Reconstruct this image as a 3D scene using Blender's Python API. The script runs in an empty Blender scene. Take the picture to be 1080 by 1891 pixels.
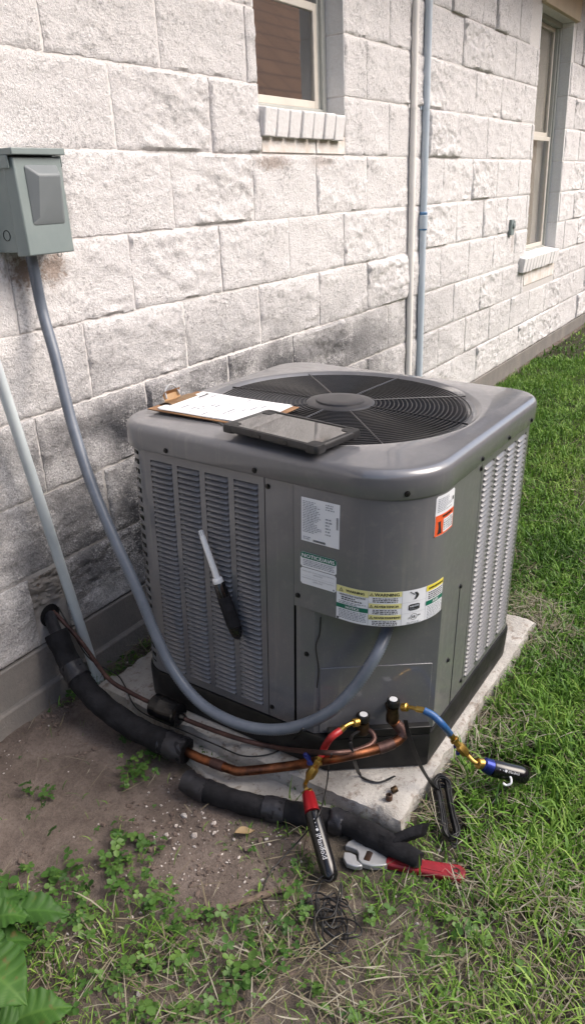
import bpy, bmesh, math, random
import numpy as np
from mathutils import Matrix, Vector
random.seed(7); rng = np.random.default_rng(11)
scn = bpy.context.scene
COL = scn.collection

# ---------------------------------------------------------------- camera (solved from the block courses of the wall)
PW, PH, FPX = 1080.0, 1891.0, 1420.0
CAM = np.array([-0.6654, -1.5576, 1.1066]); YAW, PITCH, ROLL = 0.9924, -0.3962, -0.0439
def cam_axes():
    cy, sy, cp, sp = math.cos(YAW), math.sin(YAW), math.cos(PITCH), math.sin(PITCH)
    f = np.array([sy*cp, cy*cp, sp]); r = np.array([cy, -sy, 0.0]); u = np.cross(r, f)
    cr, sr = math.cos(ROLL), math.sin(ROLL)
    return cr*r + sr*u, -sr*r + cr*u, f
RX, RU, RF = cam_axes()
cd = bpy.data.cameras.new('camera'); cam = bpy.data.objects.new('camera', cd); COL.objects.link(cam)
cam.matrix_world = Matrix(((RX[0], RU[0], -RF[0], CAM[0]), (RX[1], RU[1], -RF[1], CAM[1]), (RX[2], RU[2], -RF[2], CAM[2]), (0, 0, 0, 1)))
cd.sensor_fit = 'VERTICAL'; cd.sensor_height = 36.0; cd.lens = FPX/PH*36.0; cd.clip_start = 0.02; cd.clip_end = 2000
scn.camera = cam

# ---------------------------------------------------------------- daylight: soft veiled sun from the open end of the yard
SUN_EL, SUN_AZ = math.radians(45), math.radians(154)      # azimuth from +y towards +x
w = bpy.data.worlds.new('World'); scn.world = w; w.use_nodes = True
nt = w.node_tree; bg = nt.nodes['Background']; sky = nt.nodes.new('ShaderNodeTexSky')
sky.sky_type = 'NISHITA'; sky.sun_disc = False; sky.sun_elevation = SUN_EL; sky.sun_rotation = SUN_AZ
sky.air_density = 1.0; sky.dust_density = 4.0; sky.ozone_density = 1.0; sky.altitude = 20
nt.links.new(sky.outputs[0], bg.inputs[0]); bg.inputs[1].default_value = 0.13
sd = bpy.data.lights.new('sun', 'SUN'); sd.energy = 1.5; sd.angle = math.radians(42); sd.color = (1.0, 0.945, 0.885)
sun = bpy.data.objects.new('sun', sd); COL.objects.link(sun)
sdir = Vector((math.sin(SUN_AZ)*math.cos(SUN_EL), math.cos(SUN_AZ)*math.cos(SUN_EL), math.sin(SUN_EL)))
sun.rotation_euler = sdir.to_track_quat('Z', 'Y').to_euler(); sun.location = (0, 0, 12)
vs = scn.view_settings; vs.view_transform = 'Standard'; vs.look = 'None'; vs.gamma = 1.0; vs.use_curve_mapping = False
vs.exposure = 1.1

# ---------------------------------------------------------------- pixel rays
def ray(a, b): return ((a-PW/2)/FPX)*RX - ((b-PH/2)/FPX)*RU + RF
def atz(a, b, z): d = ray(a, b); return CAM + d*((z-CAM[2])/d[2])
def aty(a, b, y): d = ray(a, b); return CAM + d*((y-CAM[1])/d[1])
def atx(a, b, x): d = ray(a, b); return CAM + d*((x-CAM[0])/d[0])

# the condenser's frame (it leans a little with its pad): origin at the middle of the base
def rm(yaw, tx, ty):
    a = np.array([[math.cos(yaw), -math.sin(yaw), 0], [math.sin(yaw), math.cos(yaw), 0], [0, 0, 1]])
    bx = np.array([[1, 0, 0], [0, math.cos(tx), -math.sin(tx)], [0, math.sin(tx), math.cos(tx)]])
    by = np.array([[math.cos(ty), 0, math.sin(ty)], [0, 1, 0], [-math.sin(ty), 0, math.cos(ty)]])
    return by@bx@a
UM = rm(-0.010, 0.033, 0.014); BH = 0.09
UO = np.array([0.926, -0.643, -0.045]) - UM@np.array([0, 0, BH])
UMAT = Matrix([list(UM[i])+[UO[i]] for i in range(3)]+[[0, 0, 0, 1]])
HW = 0.379                       # half width of the cabinet
def to_local(P): return (np.asarray(P)-UO)@UM
def to_world(P): return UO+UM@np.asarray(P, float)
def uplane(a, b, ax, val):
    d = UM.T@ray(a, b); c = UM.T@(CAM-UO); return c+d*((val-c[ax])/d[ax])
CHA = np.array([-HW, -0.16]); CHB = np.array([-0.213, -HW])
CHN = np.array([CHB[1]-CHA[1], -(CHB[0]-CHA[0])]); CHN = CHN/np.linalg.norm(CHN)
if CHN@CHA < 0: CHN = -CHN
def chplane(a, b, off):          # world point on the plane of the valve panel, moved off outward
    d = UM.T@ray(a, b); c = UM.T@(CAM-UO); t = (CHN@CHA+off-CHN@c[:2])/(CHN@d[:2]); return to_world(c+t*d)

# ---------------------------------------------------------------- mesh helpers
class MB:
    def __init__(s): s.v = []; s.f = []; s.m = []
    def add(s, V, F, mi=0):
        o = len(s.v); s.v.extend([tuple(map(float, q)) for q in V]); s.f.extend([tuple(i+o for i in q) for q in F]); s.m.extend([mi]*len(F)); return s
    def box(s, c, sz, mi=0, rot=None):
        V = np.array([(x, y, z) for x in (-.5, .5) for y in (-.5, .5) for z in (-.5, .5)])*np.array(sz)
        if rot is not None: V = V@np.array(rot).T
        return s.add(V+np.array(c), [(0, 1, 3, 2), (4, 6, 7, 5), (0, 4, 5, 1), (2, 3, 7, 6), (0, 2, 6, 4), (1, 5, 7, 3)], mi)
    def bb(s, x0, x1, y0, y1, z0, z1, mi=0): return s.box(((x0+x1)/2, (y0+y1)/2, (z0+z1)/2), (x1-x0, y1-y0, z1-z0), mi)
    def tube(s, P, r, n=12, mi=0, closed=False, caps=True, jit=0, jseed=0, coarse=3):
        P = np.array(P, float); N = len(P); r = np.full(N, r) if np.isscalar(r) else np.array(r, float)
        T = np.roll(P, -1, 0)-np.roll(P, 1, 0) if closed else np.gradient(P, axis=0)
        T /= np.linalg.norm(T, axis=1)[:, None]+1e-12
        a = np.array([0, 0, 1.0]) if abs(T[0][2]) < .9 else np.array([1.0, 0, 0])
        u = np.cross(T[0], a); u /= np.linalg.norm(u); V = []
        th = np.linspace(0, 2*math.pi, n, endpoint=False); c, sn = np.cos(th)[:, None], np.sin(th)[:, None]
        for i in range(N):
            u = u-T[i]*(u@T[i]); u /= np.linalg.norm(u); w_ = np.cross(T[i], u)
            V.append(P[i]+r[i]*(c*u+sn*w_))
        if jit:
            fld = fnoise(max(8, N), n*4, coarse/2.5, 900+jseed)[:N, ::4]; V = [P[i]+(V[i]-P[i])*(1+jit*fld[i][:, None]) for i in range(N)]
        V = np.concatenate(V); F = []
        for i in range(N if closed else N-1):
            k = (i+1) % N
            for j in range(n): F.append((i*n+j, i*n+(j+1) % n, k*n+(j+1) % n, k*n+j))
        if caps and not closed: F += [tuple(range(n))[::-1], tuple((N-1)*n+j for j in range(n))]
        return s.add(V, F, mi)
    def lathe(s, p0, d, prof, n=20, mi=0):      # prof: (t, r) along d from p0
        p0 = np.array(p0, float); d = np.array(d, float); d /= np.linalg.norm(d)
        return s.tube_sections([p0+d*t for t, _ in prof], d, [r for _, r in prof], n, mi)
    def tube_sections(s, P, d, R, n, mi):
        a = np.array([0, 0, 1.0]) if abs(d[2]) < .9 else np.array([1.0, 0, 0])
        u = np.cross(d, a); u /= np.linalg.norm(u); w_ = np.cross(d, u)
        th = np.linspace(0, 2*math.pi, n, endpoint=False); c, sn = np.cos(th)[:, None], np.sin(th)[:, None]
        V = np.concatenate([p+max(r, 1e-5)*(c*u+sn*w_) for p, r in zip(P, R)]); F = []
        for i in range(len(P)-1):
            for j in range(n): F.append((i*n+j, i*n+(j+1) % n, (i+1)*n+(j+1) % n, (i+1)*n+j))
        F += [tuple(range(n))[::-1], tuple((len(P)-1)*n+j for j in range(n))]
        return s.add(V, F, mi)
    def prism(s, poly, z0, z1, mi=0):
        n = len(poly); V = [(x, y, z0) for x, y in poly]+[(x, y, z1) for x, y in poly]
        return s.add(V, [tuple(range(n))[::-1], tuple(range(n, 2*n))]+[(i, (i+1) % n, n+(i+1) % n, n+i) for i in range(n)], mi)
    def loops(s, L, mi=0, closed=True, cap0=False, cap1=False):   # bridge equal-length loops
        n = len(L[0]); V = np.concatenate([np.array(l, float) for l in L]); F = []
        for i in range(len(L)-1):
            for j in range(n if closed else n-1):
                k = (j+1) % n; F.append((i*n+j, i*n+k, (i+1)*n+k, (i+1)*n+j))
        if cap0: F.append(tuple(range(n))[::-1])
        if cap1: F.append(tuple((len(L)-1)*n+j for j in range(n)))
        return s.add(V, F, mi)
    def mesh(s, name, mats, angle=35, recalc=True):
        me = bpy.data.meshes.new(name); me.from_pydata(s.v, [], s.f)
        for m in (mats if isinstance(mats, (list, tuple)) else [mats]): me.materials.append(m)
        me.polygons.foreach_set('material_index', s.m)
        if recalc:
            bm = bmesh.new(); bm.from_mesh(me); bmesh.ops.recalc_face_normals(bm, faces=bm.faces); bm.to_mesh(me); bm.free()
        me.polygons.foreach_set('use_smooth', [True]*len(me.polygons)); me.set_sharp_from_angle(angle=math.radians(angle)); me.update()
        return me
    def build(s, name, mats, parent=None, angle=35, bevel=0, mat4=None, recalc=True, seg=2):
        return link(name, s.mesh(name, mats, angle, recalc), parent, mat4, bevel, seg)
def link(name, me, parent=None, mat4=None, bevel=0, seg=2):
    o = bpy.data.objects.new(name, me); COL.objects.link(o)
    if parent is not None: o.parent = parent
    if mat4 is not None: o.matrix_local = mat4
    if bevel:
        b = o.modifiers.new('bevel', 'BEVEL'); b.width = bevel; b.segments = seg; b.limit_method = 'ANGLE'; b.angle_limit = math.radians(40)
    return o
def tag(o, label, cat=None, group=None, kind=None):
    if label: o['label'] = label
    if cat: o['category'] = cat
    if group: o['group'] = group
    if kind: o['kind'] = kind
    return o
def empty(name, label, cat, mat4=None, group=None):
    o = bpy.data.objects.new(name, None); COL.objects.link(o); o.empty_display_size = 0.05
    if mat4 is not None: o.matrix_world = mat4
    return tag(o, label, cat, group)
def T3(x, y, z): return Matrix.Translation((x, y, z))
def frame(o, x, y):              # 4x4 with x axis along x, y axis near y
    x = Vector(x).normalized(); z = x.cross(Vector(y)).normalized(); y = z.cross(x)
    return Matrix(((x[0], y[0], z[0], o[0]), (x[1], y[1], z[1], o[1]), (x[2], y[2], z[2], o[2]), (0, 0, 0, 1)))
def spline(P, step=0.01):        # Catmull-Rom, resampled by arc length
    P = np.array(P, float); Q = np.vstack([2*P[0]-P[1], P, 2*P[-1]-P[-2]]); out = []
    for i in range(1, len(Q)-2):
        p0, p1, p2, p3 = Q[i-1:i+3]; t = np.linspace(0, 1, 24, endpoint=False)[:, None]
        out.append(.5*((2*p1)+(-p0+p2)*t+(2*p0-5*p1+4*p2-p3)*t**2+(-p0+3*p1-3*p2+p3)*t**3))
    out = np.vstack(out+[P[-1:]]); s = np.concatenate([[0], np.cumsum(np.linalg.norm(np.diff(out, axis=0), axis=1))])
    k = max(4, int(s[-1]/step)); q = np.linspace(0, s[-1], k+1)
    return np.stack([np.interp(q, s, out[:, i]) for i in range(3)], 1)
def bulk(name, V, F, mats, attr=None, smooth=True, fmat=None):      # numpy arrays -> mesh object (equal-size faces)
    me = bpy.data.meshes.new(name); V = np.asarray(V, np.float32); F = np.asarray(F, np.int32)
    me.vertices.add(len(V)); me.vertices.foreach_set('co', V.ravel())
    k = F.shape[1]; me.loops.add(F.size); me.loops.foreach_set('vertex_index', F.ravel())
    me.polygons.add(len(F)); me.polygons.foreach_set('loop_start', np.arange(0, F.size, k, dtype=np.int32))
    me.polygons.foreach_set('use_smooth', np.full(len(F), smooth))
    for m in (mats if isinstance(mats, (list, tuple)) else [mats]): me.materials.append(m)
    if fmat is not None: me.polygons.foreach_set('material_index', np.asarray(fmat, np.int32))
    if attr:
        for an, av in attr.items():
            a = me.attributes.new(an, 'FLOAT', 'POINT'); a.data.foreach_set('value', np.asarray(av, np.float32))
    me.update(); me.validate(); return link(name, me)
def fnoise(n, m, beta, seed):    # periodic 1/f field, unit variance
    r = np.random.default_rng(seed); F = np.fft.fft2(r.standard_normal((n, m)))
    k = np.hypot(np.fft.fftfreq(n)[:, None]*n, np.fft.fftfreq(m)[None]*m); k[0, 0] = 1e9
    g = np.real(np.fft.ifft2(F*k**-beta)); return (g-g.mean())/g.std()
def samp(field, x, y):           # bilinear, wraps; x,y in cells
    n, m = field.shape; x = np.asarray(x); y = np.asarray(y); i = np.floor(x).astype(int); j = np.floor(y).astype(int); a = x-i; b = y-j
    i0, i1, j0, j1 = i % n, (i+1) % n, j % m, (j+1) % m
    return field[i0, j0]*(1-a)*(1-b)+field[i1, j0]*a*(1-b)+field[i0, j1]*(1-a)*b+field[i1, j1]*a*b
def inpoly(poly, x, y):
    poly = np.asarray(poly); ins = np.zeros(np.shape(x), bool); n = len(poly)
    for i in range(n):
        x0, y0 = poly[i][:2]; x1, y1 = poly[(i+1) % n][:2]
        c = ((y0 > y) != (y1 > y)) & (x < (x1-x0)*(y-y0)/(y1-y0+1e-12)+x0); ins ^= c
    return ins
def sstep(x, a, b): t = np.clip((np.asarray(x, float)-a)/(b-a), 0, 1); return t*t*(3-2*t)

# ---------------------------------------------------------------- materials
def newmat(name):
    m = bpy.data.materials.new(name); m.use_nodes = True; return m, m.node_tree, m.node_tree.nodes['Principled BSDF']
def nn(t, typ, **kw):
    n = t.nodes.new(typ)
    for k, v in kw.items():
        if k in n.inputs.keys(): n.inputs[k].default_value = v
        else: setattr(n, k, v)
    return n
def coord(t, kind='Object'):
    return t.nodes.new('ShaderNodeTexCoord').outputs[kind]
def noise(t, vec, scale, detail=4, rough=.6):
    n = nn(t, 'ShaderNodeTexNoise', Scale=scale, Detail=detail, Roughness=rough); t.links.new(vec, n.inputs['Vector']); return n.outputs['Fac']
def ramp(t, fac, stops):
    r = t.nodes.new('ShaderNodeValToRGB'); e = r.color_ramp.elements
    while len(e) < len(stops): e.new(0.5)
    for q, (p, c) in zip(e, stops): q.position = p; q.color = (c if len(c) == 4 else (*c, 1)) if not np.isscalar(c) else (c, c, c, 1)
    t.links.new(fac, r.inputs[0]); return r.outputs[0]
def mixc(t, fac, a, b, mode='MIX'):
    m = t.nodes.new('ShaderNodeMix'); m.data_type = 'RGBA'; m.blend_type = mode
    for s, v in ((m.inputs[0], fac), (m.inputs[6], a), (m.inputs[7], b)):
        if hasattr(v, 'is_linked'): t.links.new(v, s)
        else: s.default_value = v if np.isscalar(v) else (*v, 1)
    return m.outputs[2]
def mth(t, op, a, b=0.5, clamp=False):
    m = t.nodes.new('ShaderNodeMath'); m.operation = op; m.use_clamp = clamp
    for s, v in ((m.inputs[0], a), (m.inputs[1], b)):
        if hasattr(v, 'is_linked'): t.links.new(v, s)
        else: s.default_value = v
    return m.outputs[0]
def bump(t, b, h, strength, dist=.01):
    n = nn(t, 'ShaderNodeBump', Strength=strength, Distance=dist); t.links.new(h, n.inputs['Height']); t.links.new(n.outputs[0], b.inputs['Normal'])
def pm(name, c1, c2=None, scale=20, rough=.5, r2=None, metal=0, bs=0, bscale=80, spec=.5, detail=4, lo=.35, hi=.65, ckind='Object', dist=.004):
    m, t, b = newmat(name); b.inputs['Roughness'].default_value = rough; b.inputs['Metallic'].default_value = metal; b.inputs['Specular IOR Level'].default_value = spec
    b.inputs['Base Color'].default_value = (*c1, 1)
    if c2 is not None or bs or r2 is not None: v = coord(t, ckind)
    if c2 is not None:
        f = noise(t, v, scale, detail); t.links.new(ramp(t, f, [(lo, c1), (hi, c2)]), b.inputs['Base Color'])
    if r2 is not None:
        f = noise(t, v, scale*.7, detail); t.links.new(ramp(t, f, [(.35, rough), (.65, r2)]), b.inputs['Roughness'])
    if bs: bump(t, b, noise(t, v, bscale, 5), bs, dist)
    return m
def mat_block():
    m, t, b = newmat('painted_split_block'); g = t.nodes.new('ShaderNodeNewGeometry'); P = g.outputs['Position']
    oi = t.nodes.new('ShaderNodeObjectInfo').outputs['Random']
    n1 = noise(t, P, 210, 6, .65); n2 = noise(t, P, 7, 5, .65); n3 = noise(t, P, 78, 6, .75); n4 = noise(t, P, 1.7, 3)
    base = ramp(t, n4, [(.3, (.775, .752, .752)), (.7, (.85, .826, .82))])
    base = mixc(t, mth(t, 'MULTIPLY', oi, .45), base, (.74, .72, .72))
    # flaked paint and dirt held in the pits of the split face
    pit = mth(t, 'MULTIPLY', ramp(t, n3, [(.52, 0), (.60, 1)]), ramp(t, n2, [(.42, .10), (.66, 1)]))
    base = mixc(t, mth(t, 'MULTIPLY', pit, .75), base, (.235, .225, .225))
    fine = mth(t, 'MULTIPLY', ramp(t, n1, [(.54, 0), (.62, 1)]), mth(t, 'ADD', .30, mth(t, 'MULTIPLY', ramp(t, n2, [(.40, 0), (.62, 1)]), .35)))
    base = mixc(t, fine, base, (.31, .30, .30))
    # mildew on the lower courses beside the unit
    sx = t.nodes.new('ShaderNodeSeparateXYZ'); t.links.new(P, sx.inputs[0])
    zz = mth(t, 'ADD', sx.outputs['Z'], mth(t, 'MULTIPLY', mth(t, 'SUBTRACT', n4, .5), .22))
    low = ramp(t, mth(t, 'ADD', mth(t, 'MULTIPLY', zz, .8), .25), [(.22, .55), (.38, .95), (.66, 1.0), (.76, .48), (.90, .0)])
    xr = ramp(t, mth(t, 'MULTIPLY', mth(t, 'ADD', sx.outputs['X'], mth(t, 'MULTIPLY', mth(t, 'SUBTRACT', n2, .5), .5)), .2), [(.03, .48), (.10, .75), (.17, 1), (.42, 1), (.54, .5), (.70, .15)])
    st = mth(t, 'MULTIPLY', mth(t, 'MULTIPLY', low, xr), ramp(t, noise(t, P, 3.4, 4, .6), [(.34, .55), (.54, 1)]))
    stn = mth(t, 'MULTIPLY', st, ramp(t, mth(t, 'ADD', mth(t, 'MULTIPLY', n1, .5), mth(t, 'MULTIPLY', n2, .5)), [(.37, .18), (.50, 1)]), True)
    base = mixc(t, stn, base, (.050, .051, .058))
    # rusty seepage under the sill, the disconnect box and the outlet
    for (rx, rz, rw, rh, am) in ((1.69, 1.195, .13, .032, .6), (.60, .955, .055, .05, .8), (.69, .955, .05, .06, .7), (2.02, 1.20, .12, .03, .4), (4.36, .75, .04, .09, .4)):
        ex = mth(t, 'DIVIDE', mth(t, 'SUBTRACT', sx.outputs['X'], rx), rw); ez = mth(t, 'DIVIDE', mth(t, 'SUBTRACT', sx.outputs['Z'], rz), rh)
        rad = mth(t, 'ADD', mth(t, 'SQRT', mth(t, 'ADD', mth(t, 'MULTIPLY', ex, ex), mth(t, 'MULTIPLY', ez, ez))), mth(t, 'MULTIPLY', mth(t, 'SUBTRACT', n3, .5), 3.2))
        base = mixc(t, mth(t, 'MULTIPLY', ramp(t, rad, [(.35, 1), (1.0, 0)]), am), base, (.24, .155, .105))
    t.links.new(base, b.inputs['Base Color']); b.inputs['Roughness'].default_value = .88; b.inputs['Specular IOR Level'].default_value = .25
    bump(t, b, mth(t, 'ADD', mth(t, 'MULTIPLY', n3, 1.0), mth(t, 'MULTIPLY', n1, .5)), .75, .014); return m
def mat_wallflat(name, c1, c2, stain=True):
    m, t, b = newmat(name); P = t.nodes.new('ShaderNodeNewGeometry').outputs['Position']
    n1 = noise(t, P, 90, 5, .7); n2 = noise(t, P, 5, 4)
    base = mixc(t, ramp(t, n1, [(.4, 0), (.7, .5)]), c1, c2)
    if stain:
        sx = t.nodes.new('ShaderNodeSeparateXYZ'); t.links.new(P, sx.inputs[0])
        low = ramp(t, mth(t, 'ADD', mth(t, 'MULTIPLY', mth(t, 'ADD', sx.outputs['Z'], mth(t, 'MULTIPLY', n2, .3)), .8), .1), [(.42, .95), (.68, 0)])
        base = mixc(t, mth(t, 'MULTIPLY', low, ramp(t, n2, [(.35, .5), (.6, 1)])), base, (.16, .15, .14))
    t.links.new(base, b.inputs['Base Color']); b.inputs['Roughness'].default_value = .9; bump(t, b, n1, .5, .006); return m
def mat_paint(name='cabinet_paint', coat=1.0):
    m, t, b = newmat(name); v = coord(t)
    n = noise(t, v, 6, 5); n2 = noise(t, v, 260, 3); n3 = noise(t, v, 40, 6, .7)
    base = ramp(t, n, [(.3, (.120, .122, .134)), (.7, (.139, .141, .152))])
    base = mixc(t, ramp(t, n3, [(.54, 0), (.8, .35)]), base, (.25, .24, .22))
    # dried splashes and clippings thrown up by the mower, thickest near the base; faint run marks
    sp = nn(t, 'ShaderNodeSeparateXYZ'); t.links.new(v, sp.inputs[0]); lowz = ramp(t, sp.outputs['Z'], [(.08, 1), (.30, .35), (.75, .06)])
    spk = mth(t, 'MULTIPLY', ramp(t, noise(t, v, 330, 2, .5), [(.66, 0), (.70, 1)]), lowz)
    mp = nn(t, 'ShaderNodeMapping'); mp.inputs['Scale'].default_value = (55, 55, 2.2); t.links.new(v, mp.inputs['Vector'])
    run = mth(t, 'MULTIPLY', ramp(t, noise(t, mp.outputs[0], 1.0, 3), [(.58, 0), (.72, .20)]), ramp(t, n, [(.4, 0), (.6, 1)]))
    run = mth(t, 'MULTIPLY', run, 1.8, True); base = mixc(t, run, base, (.25, .24, .22)); base = mixc(t, mth(t, 'MULTIPLY', spk, .75), base, (.34, .33, .27))
    t.links.new(base, b.inputs['Base Color']); t.links.new(ramp(t, n3, [(.35, .30), (.7, .48)]), b.inputs['Roughness'])
    b.inputs['Specular IOR Level'].default_value = .5; b.inputs['Coat Weight'].default_value = coat; b.inputs['Coat Roughness'].default_value = .08; bump(t, b, n2, .05, .001); return m
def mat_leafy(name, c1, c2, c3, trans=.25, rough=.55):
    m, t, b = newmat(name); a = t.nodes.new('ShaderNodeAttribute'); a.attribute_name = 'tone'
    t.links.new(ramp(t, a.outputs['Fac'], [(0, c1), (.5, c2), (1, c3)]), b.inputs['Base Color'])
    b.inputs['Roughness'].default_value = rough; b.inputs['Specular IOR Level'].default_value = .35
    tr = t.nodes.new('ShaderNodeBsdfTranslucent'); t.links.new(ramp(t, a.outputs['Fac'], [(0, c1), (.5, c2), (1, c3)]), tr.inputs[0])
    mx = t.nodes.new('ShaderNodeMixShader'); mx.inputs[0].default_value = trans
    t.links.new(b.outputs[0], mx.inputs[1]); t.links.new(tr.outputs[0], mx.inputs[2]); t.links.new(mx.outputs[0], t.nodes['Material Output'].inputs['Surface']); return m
def mat_ground():
    m, t, b = newmat('soil_ground'); P = t.nodes.new('ShaderNodeNewGeometry').outputs['Position']
    a = t.nodes.new('ShaderNodeAttribute'); a.attribute_name = 'grassy'
    n1 = noise(t, P, 9, 6, .65); n2 = noise(t, P, 130, 6, .7); n3 = noise(t, P, 420, 3)
    soil = ramp(t, n1, [(.3, (.105, .083, .072)), (.5, (.175, .141, .122)), (.7, (.245, .20, .177))])
    soil = mixc(t, ramp(t, n2, [(.45, 0), (.75, .65)]), soil, (.075, .058, .05))
    soil = mixc(t, ramp(t, n3, [(.66, 0), (.72, .55)]), soil, (.48, .44, .41))
    turf = ramp(t, n2, [(.3, (.016, .018, .008)), (.7, (.040, .046, .017))])
    t.links.new(mixc(t, a.outputs['Fac'], soil, turf), b.inputs['Base Color']); b.inputs['Roughness'].default_value = .95; b.inputs['Specular IOR Level'].default_value = .2
    bump(t, b, mth(t, 'ADD', n2, mth(t, 'MULTIPLY', n3, .5)), .8, .01); return m
def mat_concrete():
    m, t, b = newmat('pad_concrete'); v = coord(t); n1 = noise(t, v, 8, 6, .65); n2 = noise(t, v, 120, 6, .7); n3 = noise(t, v, 30, 5, .7)
    c = ramp(t, n1, [(.3, (.30, .28, .25)), (.7, (.50, .48, .45))])
    c = mixc(t, ramp(t, n3, [(.53, 0), (.65, .8)]), c, (.19, .15, .12)); c = mixc(t, ramp(t, n2, [(.58, 0), (.7, .7)]), c, (.14, .125, .11))
    t.links.new(c, b.inputs['Base Color']); b.inputs['Roughness'].default_value = .92; bump(t, b, n2, .7, .006); return m
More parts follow.
